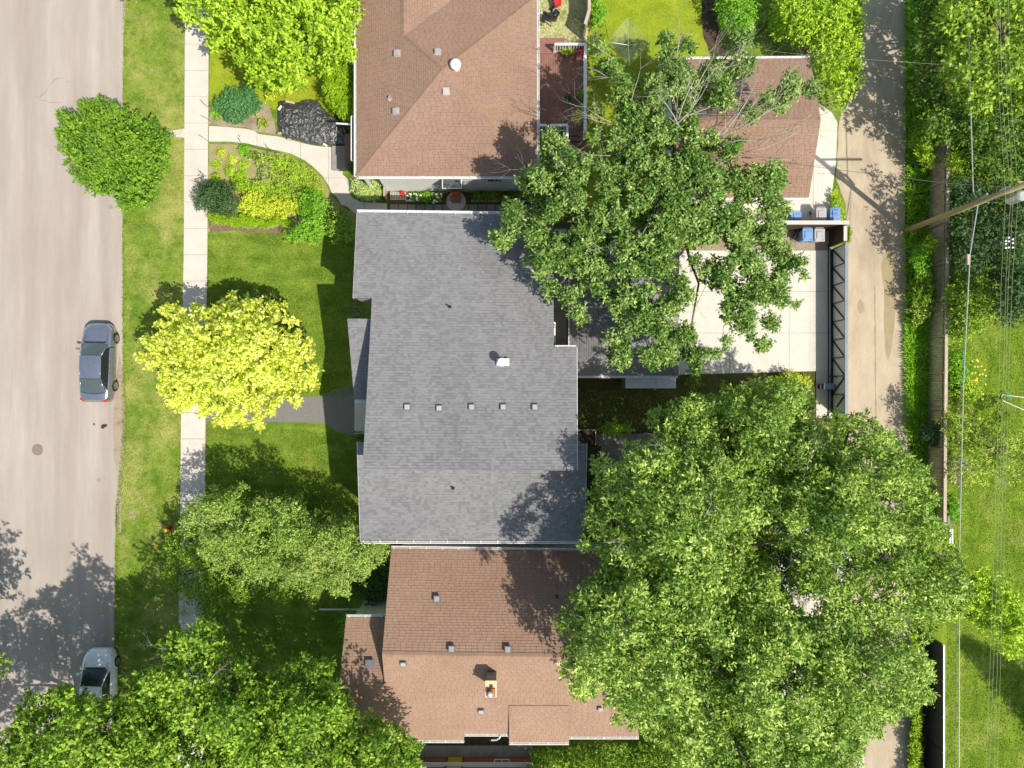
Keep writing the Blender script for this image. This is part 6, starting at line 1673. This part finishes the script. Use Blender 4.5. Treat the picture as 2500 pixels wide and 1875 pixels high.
LF_THICK = leafmat('thicket_leaves', (0.03, 0.075, 0.01), (0.075, 0.15, 0.02), (0.2, 0.3, 0.05))
tree('thicket_tree', C, R, LF_THICK, 'dense green thicket tree leaning over the lane at the upper right', base=W(2290, 270).xy, per=300, leaf=(.12, .2), asp=.55)
T11b = D([(2050, 380), (2110, 370), (2200, 400), (2300, 400), (2300, 700), (2235, 690), (2190, 720), (2145, 690), (2125, 600), (2080, 590), (2050, 560), (2052, 470)])
C, R = fill_blobs(T11b, 2.4, 4.4, .5, gap=.9, dome=90, drop=.08, rough=.3, bough=1.8, bump=1.19)
tree('thicket_tree', C, R, LF_DARK, 'very dark green tree behind the utility pole', base=W(2370, 600).xy, per=300, leaf=(.1, .17), asp=.5)
T12 = D([(2045, 600), (2070, 585), (2110, 592), (2140, 620), (2148, 660), (2135, 700), (2100, 730), (2070, 745), (2048, 735)])
C, R = fill_blobs(T12, 1.4, 3.2, .42, gap=.8, dome=60, drop=.03, rough=.2)
tree('park_bush', C, R, LF_PARKT, 'rounded yellow-green bush right of the plank fence', 'bush', base=W(2350, 750).xy, per=380, leaf=(.1, .16), asp=.55, tr=.06)
T14 = D([(2025, 900), (2060, 880), (2110, 900), (2150, 900), (2212, 890), (2300, 890), (2300, 1040), (2190, 1045), (2140, 1040), (2100, 1070), (2060, 1060), (2040, 1020), (2045, 960)])
C, R = fill_blobs(T14, 2.0, 4.0, .42, gap=1.0, dome=80, drop=.2, rough=.4, layers=1)
tree('park_crab_apple', C, R, LF_OLIVE, 'sparse spreading yellow-green tree over the park lawn, middle right', base=W(2400, 1090).xy, per=260, leaf=(.1, .16), asp=.5, tr=.1, shell=.2, dead=[(2390, 1110, 3.0, .3, .1, 1.6, .03, 3), (2400, 1150, 2.6, -.3, .1, 1.5, .03, 3), (2330, 1180, 2, 1, .1, 1.2, .02, 3)])

# ------------------------------------------------------------------ shrubs and beds
shrub('juniper_shrub', [(512, 248), (530, 232), (560, 215), (600, 205), (622, 215), (628, 235), (640, 255), (640, 272), (605, 280), (600, 298), (570, 302), (548, 285), (525, 270)], 1.6, LF_BLUE, 'blue-green juniper at the corner of sidewalk and garden path', r=.32, per=520)
shrub('white_flowering_plant', ring(530, 277, 18, 15), .5, LF_GREEN, 'small green plant with tiny white flowers beside the juniper and sidewalk', 'plant', r=.16)
shrub('cedar_hedge', [(783, 215), (800, 165), (812, 150), (835, 146), (862, 148), (868, 215), (866, 292), (838, 288), (820, 270), (800, 245)], 2.4, LF_CEDAR, 'clipped bright green cedar hedge against the front of the hip-roofed house', 'hedge', zedge=1.6, r=.3, per=620, leaf=(.05, .09), layers=4)
for i, (u, v, ru, rv, zt, mt_, lb) in enumerate(((690, 215, 26, 20, .9, LF_YG, 'yellow-green shrub between the lime maple and the black sheet'), (735, 205, 24, 18, .8, LF_OLIVE, 'loose olive shrub left of the cedar hedge'), (660, 232, 18, 14, .6, LF_YG, 'low yellow-green plant beside the top left lawn edge'), (645, 300, 16, 12, .35, LF_OLIVE, 'white-flowered low plant in the bed left of the black sheet'), (625, 283, 12, 9, .25, LF_YG, 'tiny yellow plant on the dry bed near the juniper'))):
    shrub('garden_shrub' if i < 3 else 'bed_plant', ring(u, v, ru, rv), zt, mt_, lb, 'shrub' if i < 3 else 'plant', r=.2, zedge=.12)
tl = ['round lime tuft nearest the garden path corner', 'lime tuft with darker side near the path in the front bed', 'smallest lime tuft in the middle of the front bed', 'lime tuft nearest the sidewalk in the front bed', 'largest round lime tuft in the front bed', 'elongated lime tuft leaning toward the dark shrub', 'lime tuft touching the dark green shrub', 'spreading lime plant above the golden shrubs']
for (u, v, r, mt_), lb in zip(((540, 372, 8, LF_YG), (597, 369, 13, LF_GREEN), (567, 389, 8, LF_YG), (529, 403, 10, LF_LIME), (595, 403, 12, LF_LIME), (561, 417, 12, LF_LIME), (529, 433, 10, LF_LIME), (586, 436, 17, LF_LIME)), tl):
    shrub('lime_tuft', ring(u, v, r, r * 1.1), .32, mt_, lb, 'plant', zedge=.1, r=.12, group='lime tufts in the front bed', per=1100, leaf=(.05, .09), inset=.4)
shrub('peony_plant', ring(623, 384, 16, 14), .6, LF_MAPLE, 'dark green peony in the front bed near the path', 'plant', r=.18)
shrub('dark_shrub', D([(420, 405), (440, 392), (470, 392), (505, 395), (512, 430), (515, 460), (490, 465), (455, 462), (425, 452), (416, 430)]), 1.8, LF_DARK, 'dark green shrub overhanging the sidewalk in the front bed', r=.34, per=520, zedge=.6)
shrub('golden_shrub', D([(512, 430), (530, 410), (560, 408), (575, 425), (600, 425), (640, 430), (650, 450), (640, 465), (600, 470), (560, 465), (530, 470), (515, 460)]), 1.3, LF_YG, 'golden yellow-green shrub in the middle of the front bed', r=.28, per=520, rough=.2)
shrub('low_hedge', D([(445, 458), (480, 462), (520, 462), (570, 470), (600, 468), (628, 475), (640, 485), (610, 492), (560, 492), (500, 488), (455, 482), (445, 470)]), .7, LF_CEDAR, 'low rounded bright green hedge along the mulch strip', 'hedge', r=.2, per=800, leaf=(.04, .07), rough=.03, zedge=.4)
shrub('meadow_plants', D([(558, 330), (590, 335), (600, 345), (640, 345), (668, 362), (690, 385), (702, 405), (690, 418), (655, 415), (640, 430), (600, 424), (575, 418), (560, 395), (556, 360)]), .8, LF_OLIVE, 'loose mixed olive plants inside the curve of the garden path', 'plants', r=.2, zedge=.2, rough=.25, drop=.2, per=380)
shrub('path_edge_plants', [(690, 384), (715, 386), (745, 406), (775, 436), (796, 470), (806, 498), (780, 500), (750, 470), (715, 455), (700, 430)], .8, LF_LIME, 'bright green plants crowding the inner curve of the garden path', 'plants', r=.22, zedge=.25, rough=.2, per=420)
shrub('filler_plants', [(565, 425), (600, 440), (650, 440), (700, 450), (720, 480), (690, 500), (650, 480), (600, 475), (560, 465)], .9, LF_LIME, 'lime plants filling in between the dark and golden shrubs', 'plants', r=.24, zedge=.3, rough=.25, drop=.15)
shrub('grey_seed_plant', D([(563, 345), (580, 350), (582, 372), (576, 395), (566, 408), (562, 390), (566, 370)]), .7, LF_GREY, 'plant with pinkish grey seed heads in the front bed', 'plant', r=.15, zedge=.3)
shrub('lime_fern', D([(585, 335), (612, 335), (630, 348), (625, 368), (600, 370), (588, 355)]), .9, LF_LIME, 'feathery lime fern beside the garden path', 'fern', r=.2, zedge=.3)
shrub('corner_shrub', D([(640, 430), (655, 410), (690, 405), (700, 420), (705, 440), (708, 470), (700, 505), (690, 520), (665, 530), (640, 525), (615, 518), (612, 505), (630, 495), (640, 475), (648, 455)]), 2.2, LF_GREEN, 'tall light green shrub next to the grey house corner', r=.36, per=420, leaf=(.08, .14), rough=.35, zedge=.9)
shrub('corner_shrub', D([(700, 430), (722, 440), (735, 455), (758, 460), (764, 500), (755, 525), (720, 528), (700, 515), (706, 480)]), 1.8, LF_MAPLE, 'shaded green shrub tight against the grey house corner', r=.36, per=420, leaf=(.08, .14), rough=.3, zedge=.8)
shrub('ornamental_grass', [(857, 437), (905, 438), (930, 445), (934, 470), (925, 486), (885, 487), (870, 475), (860, 455)], .6, LF_PALEG, 'clump of variegated pale grass beside the white wall', 'grass clump', r=.22, zedge=.3, per=700, leaf=(.1, .22), asp=.18)
shrub('side_bed_flowers', [(990, 470), (1080, 470), (1085, 488), (1060, 494), (1010, 492)], .5, LF_GREEN, 'leafy bed with white flowers along the white wall', 'plants', r=.16, per=600)
fl = MB()
for i in range(26):
    q = W(random.uniform(994, 1082), random.uniform(472, 496), .62 + random.random() * .1); fl.lathe(q, [(.03, 0), (random.uniform(.04, .08), .02), (.02, .03)], 7)
fl.build('flowers', M_PETALW, bpy.data.objects['side_bed_flowers'], kind='stuff')
shrub('side_bed_plants', [(1140, 470), (1180, 470), (1260, 472), (1330, 475), (1325, 490), (1260, 488), (1160, 490)], .45, LF_MAPLE, 'dark leafy bed right of the round doorstep', 'plants', r=.16, per=600)
C_ = W(876, 760); bs_ = empty('bare_shrub', (C_.x, C_.y, 0), 'leafless grey shrub in the recess of the grey house front', 'shrub')
m = MB()
for i in range(9): twigs(m, C_ + Vector((.25, -.1, 0)), Vector((-.8 + random.gauss(0, .4), random.gauss(0, .6), .8)), .7, .02, 2, .5)
m.build('branches', M_TWIG, bs_)
shrub('step_plant', ring(880, 1070, 10, 8), .4, LF_DARK, 'dark plant beside the grey house landing', 'plant', r=.14)
# top right garden
shrub('lilac_hedge', D([(1660, -30), (1875, -30), (1862, 60), (1858, 120), (1855, 170), (1835, 215), (1812, 240), (1795, 228), (1785, 180), (1755, 150), (1745, 110), (1720, 100), (1690, 95), (1668, 60)]), 3.4, LF_LIME, 'tall lime-green shrubs between the brown garage and the lane', 'hedge', zedge=1.8, r=.5, per=340, leaf=(.1, .17), rough=.5, stems=14)
shrub('green_shrub', D([(1545, -30), (1640, -30), (1650, 30), (1630, 70), (1600, 80), (1560, 60), (1548, 20)]), 2.2, LF_GREEN, 'fresh green shrub beside the strip of dark soil', r=.4, per=380, leaf=(.09, .15), rough=.3, zedge=1)
shrub('fence_ivy', D([(1278, -20), (1300, -20), (1310, 30), (1300, 60), (1282, 72), (1275, 40)]), .9, LF_GREEN, 'leafy plants along the pale-capped fence on the back lawn side', 'plants', r=.22, per=520)
shrub('wedge_weeds', [(2032, 460), (2042, 462), (2052, 490), (2066, 535), (2040, 538), (2028, 505)], .4, LF_LIME, 'wedge of weeds above the blue bin beside the lane', 'weeds', r=.14, zedge=.15, per=900)
shrub('gate_weeds', [(2069, 553), (2076, 556), (2076, 590), (2070, 590)], .2, LF_OLIVE, 'thin weeds at the foot of the walled corner on the lane side', 'weeds', r=.08, zedge=.05, per=900, inset=.2)
shrub('yard_shrub', [(1665, 918), (1690, 905), (1712, 925), (1705, 945), (1680, 950)], .9, LF_MAPLE, 'green shrub at the corner of the grey garage and pad', r=.25)
shrub('yard_shrub', [(1880, 925), (1920, 905), (1970, 915), (1985, 940), (1960, 960), (1900, 955)], 1.0, LF_YG, 'yellow-green shrub below the concrete pad near the gate', r=.28)
shrub('daylily_row', [(1455, 1046), (1480, 1036), (1510, 1040), (1535, 1036), (1540, 1056), (1490, 1058), (1458, 1056)], .5, LF_TALL, 'row of strap-leaved plants above the grey deck', 'plants', r=.16, per=500, leaf=(.2, .4), asp=.1)
shrub('south_hedge', D([(1130, 1640), (1160, 1625), (1200, 1615), (1260, 1620), (1330, 1600), (1400, 1610), (1450, 1625), (1490, 1660), (1490, 1740), (1130, 1740)]), 2.6, LF_MAPLE, 'green shrubs below the tan-brown roof at the bottom edge', 'hedge', zedge=1.2, r=.45, per=380, leaf=(.08, .14), rough=.5, stems=10)
shrub('gap_darkening_shrub', [(1830, 1290), (1900, 1290), (1960, 1330), (2040, 1400), (2000, 1470), (1940, 1440), (1900, 1500), (1840, 1500), (1800, 1400)], 4.2, LF_DARK, 'dark low growth added to darken the gap between the big elms', 'undergrowth', zedge=2.2, r=.5, per=330, leaf=(.1, .17), rough=.5, drop=.35)  # dark filler added over the pale concrete so the gap reads as shade
shrub('front_step_shrub', D([(735, 1318), (770, 1320), (790, 1328), (760, 1335), (745, 1380), (733, 1400)]), 1.2, LF_GREEN, 'narrow green shrub along the low brown wing roof', r=.25)
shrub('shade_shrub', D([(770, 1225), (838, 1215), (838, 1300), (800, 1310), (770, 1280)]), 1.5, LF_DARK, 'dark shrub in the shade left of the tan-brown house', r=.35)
# plants east of the lane, in front of and behind the plank fence
vs_ = [(2248, 330, 26, 60, LF_ROUND, 'leafy dark shrub on the verge opposite the brown garage', 1.3), (2262, 385, 26, 34, LF_LIME, 'bright lime sapling against the upper end of the plank fence', 1.9), (2250, 640, 30, 45, LF_GREEN, 'bright green shrub on the verge below the utility pole', 1.3), (2262, 720, 34, 42, LF_MAPLE, 'green broadleaf shrub on the verge, level with the pad', 1.5), (2245, 770, 24, 34, LF_OLIVE, 'reddish-tipped olive shrub on the verge', 1.1), (2272, 600, 22, 26, LF_LIME, 'lime shrub directly right of the pole foot', 1.6), (2280, 1065, 30, 40, LF_DARK, 'dark shrub at the fence level with the end of the lane view', 1.4), (2262, 1230, 30, 50, LF_GREEN, 'green shrub at the lower fence where the elm meets it', 1.6), (2340, 900, 28, 55, LF_GREEN, 'bright green plant clump on the park side of the fence', .9), (2365, 960, 34, 34, LF_LIME, 'lime daylily clump on the park lawn edge', .7), (2340, 1150, 26, 36, LF_GREY, 'grey twiggy bush on the park side of the fence', .9), (2330, 1240, 20, 36, LF_GREEN, 'fresh green bush near the black planter box', .7), (2330, 395, 28, 26, LF_LIME, 'lime green branch spreading right of the fence top', 2.6)]
for (u, v, ru, rv, mt_, lb, zt) in vs_:
    shrub('verge_shrub', ring(u, v, ru, rv, 14), zt, mt_, lb, r=.3, zedge=.4, per=400, leaf=(.08, .14), rough=.2)
fl = MB()
for i in range(30):
    q = W(random.gauss(2385, 12), random.gauss(925, 22), .5); fl.lathe(q, [(.02, 0), (.06, .02), (.02, .03)], 6)
fl.build('yellow_flowers', M_PETALY, label='scatter of yellow flowers above the lime daylilies', cat='flowers', kind='stuff', base=W(2385, 925))
shrub('verge_hedge', [(2222, 1540), (2240, 1530), (2248, 1600), (2250, 1875), (2250, 2100), (2218, 2100), (2222, 1800), (2226, 1650)], .8, LF_LIME, 'bright green strip of plants along the black fence', 'hedge', r=.2, zedge=.3, per=700, rough=.08)

# ------------------------------------------------------------------ grasses: countless blades
def blades(name, px_polys, n, hgt, wid, mat, label, lean=(0, 0), spread=.5, z=0.0, cat='grass', holes=()):
    rng = RNG
    Ps = []
    for poly, share in px_polys:
        pl = np.array([tuple(W(u, v).xy) for u, v in poly]); k = 0; need = int(n * share)
        while k < need:
            x = rng.uniform(pl[:, 0].min(), pl[:, 0].max(), need); y = rng.uniform(pl[:, 1].min(), pl[:, 1].max(), need)
            ok = pip(pl, x, y); x, y = x[ok][:need - k], y[ok][:need - k]; k += len(x)
            Ps.append(np.stack([x, y, np.full(len(x), z)], 1))
            if not len(x): break
    P = np.concatenate(Ps); m = len(P)
    ax = unit(np.stack([rng.normal(lean[0], spread, m), rng.normal(lean[1], spread, m), rng.uniform(.35, 1, m)], 1))
    nr = unit(rng.normal(size=(m, 3)) * .3 + np.array([0, 0, 1.0]))
    L = rng.uniform(hgt * .6, hgt * 1.3, m)
    nv = np.array([noise.noise(Vector((p[0] * 1.3, p[1] * 1.3, 3))) for p in P])
    var = .5 + nv * .5 + rng.normal(size=m) * .22
    o = leaf_mesh(name, P, ax, nr, L, np.full(m, wid), var, mat, None)
    return tag(o, label, cat, None, 'stuff')
front = [(508, 572), (870, 572), (870, 968), (503, 970)]; front2 = [(502, 1034), (875, 1060), (880, 1330), (498, 1330)]; front3 = [(498, 1330), (930, 1335), (850, 1500), (820, 1800), (498, 1850)]
bl_ = [(306, -30), (450, -30), (447, 700), (440, 1300), (434, 1890), (285, 1890), (287, 1250), (305, 1060)]
LF_GFRONT = LF_GRASS
blades('lawn_grass', [(front, .3), (front2, .22), (front3, .18), (bl_, .3)], 110000, .085, .028, LF_GRASS, 'short mown grass of the front lawns and boulevard', spread=.8, z=.005)
LF_GLIME = leafmat('lime_grass_blades', (.16, .25, .01), (.27, .36, .02), (.38, .45, .04))
blades('lawn_grass', [([(514, -40), (860, -40), (860, 270), (514, 255)], .3), ([(1447, -40), (1708, -40), (1708, 60), (1600, 400), (1440, 400)], .7)], 26000, .075, .022, LF_GLIME, 'sunlit lime grass of the top lawns', spread=.8, z=.006)
LF_GPARK = leafmat('park_grass_blades', (.06, .13, .01), (.16, .25, .015), (.34, .38, .08))
blades('park_grass', [([(2318, 700), (2600, 700), (2600, 1960), (2310, 1960)], 1)], 40000, .1, .035, LF_GPARK, 'grass of the park lawn at the right', spread=.8, z=.008)
blades('edge_weeds', [([(302, -20), (310, -20), (304, 300), (306, 900), (309, 1080), (290, 1250), (286, 1890), (279, 1890), (280, 1400), (284, 1240), (300, 1060), (299, 500)], 1)], 5000, .10, .03, LF_GRASS, 'ragged grass creeping over the road edge', spread=1.0, z=.006)
blades('yard_weeds', [([(1315, 0), (1430, 0), (1425, 90), (1380, 100), (1312, 90)], .5), ([(1412, 950), (1980, 960), (1980, 1090), (1412, 1045)], .5)], 3500, .09, .04, LF_OLIVE, 'scattered weeds in the sandy and shaded yards', spread=1.0, z=.008)
vg = [(2214, 280), (2298, 280), (2296, 700), (2290, 1250), (2232, 1400), (2226, 1150), (2218, 900), (2212, 600)]
blades('verge_grass', [(vg, .5), ([(2216, 770), (2285, 770), (2285, 1060), (2222, 1060)], .5)], 15000, .62, .05, LF_TALL, 'long arching grass and daylilies along the lane verge', lean=(-.35, .1), spread=.55, z=0)
blades('verge_grass', [([(2212, -40), (2240, -40), (2240, 300), (2214, 300)], 1)], 2500, .45, .05, LF_GREEN, 'coarse plants under the trees at the top of the lane verge', lean=(-.2, 0), spread=.6)
# tall spruce just outside the frame, its shadow lies across the park lawn
c = W(2600, 1765); sp_ = empty('spruce_tree', (c.x, c.y, 0), 'tall narrow spruce just outside the right edge, shading the park lawn', 'tree')
MB().tube([(c.x, c.y, -.05), (c.x, c.y, 11.5)], [.2, .03], 8).build('trunk', M_BARK, sp_)
bl = []; br = []
for k in range(90):
    t = (k + .5) / 90; z = 1.2 + 10.2 * t; rr = 1.75 * (1 - t) ** .8 + .1
    for j in range(3):
        a = k * 2.4 + j * 2.1; q = rr * random.uniform(.3, 1); bl.append((c.x + math.cos(a) * q, c.y + math.sin(a) * q, z - q * .25)); br.append(.3 + .25 * (1 - t))
blobs_leaves('crown', np.array(bl), np.array(br), LF_DARK, sp_, per=250, leaf=(.12, .2), asp=.35, flat=.5)
for (u, v, dx, dy) in ((507, 262, -.15, .2), (516, 297, -.35, .12), (588, 348, .2, .25), (509, 346, -.3, .2), (505, 432, -.25, .2), (664, 372, -.2, .3)):
    p = W(u, v); MB().tube([p, p + Vector((dx * .3, dy * .3, .5)), p + Vector((dx, dy, .62))], .013, 5).build('garden_stake', M_DARKSTEEL, base=p, label='thin bent dark stake at the edge of the front garden beds', cat='garden stake', group='bent stakes along the garden path')
print('leaves', LEAFCOUNT[0])
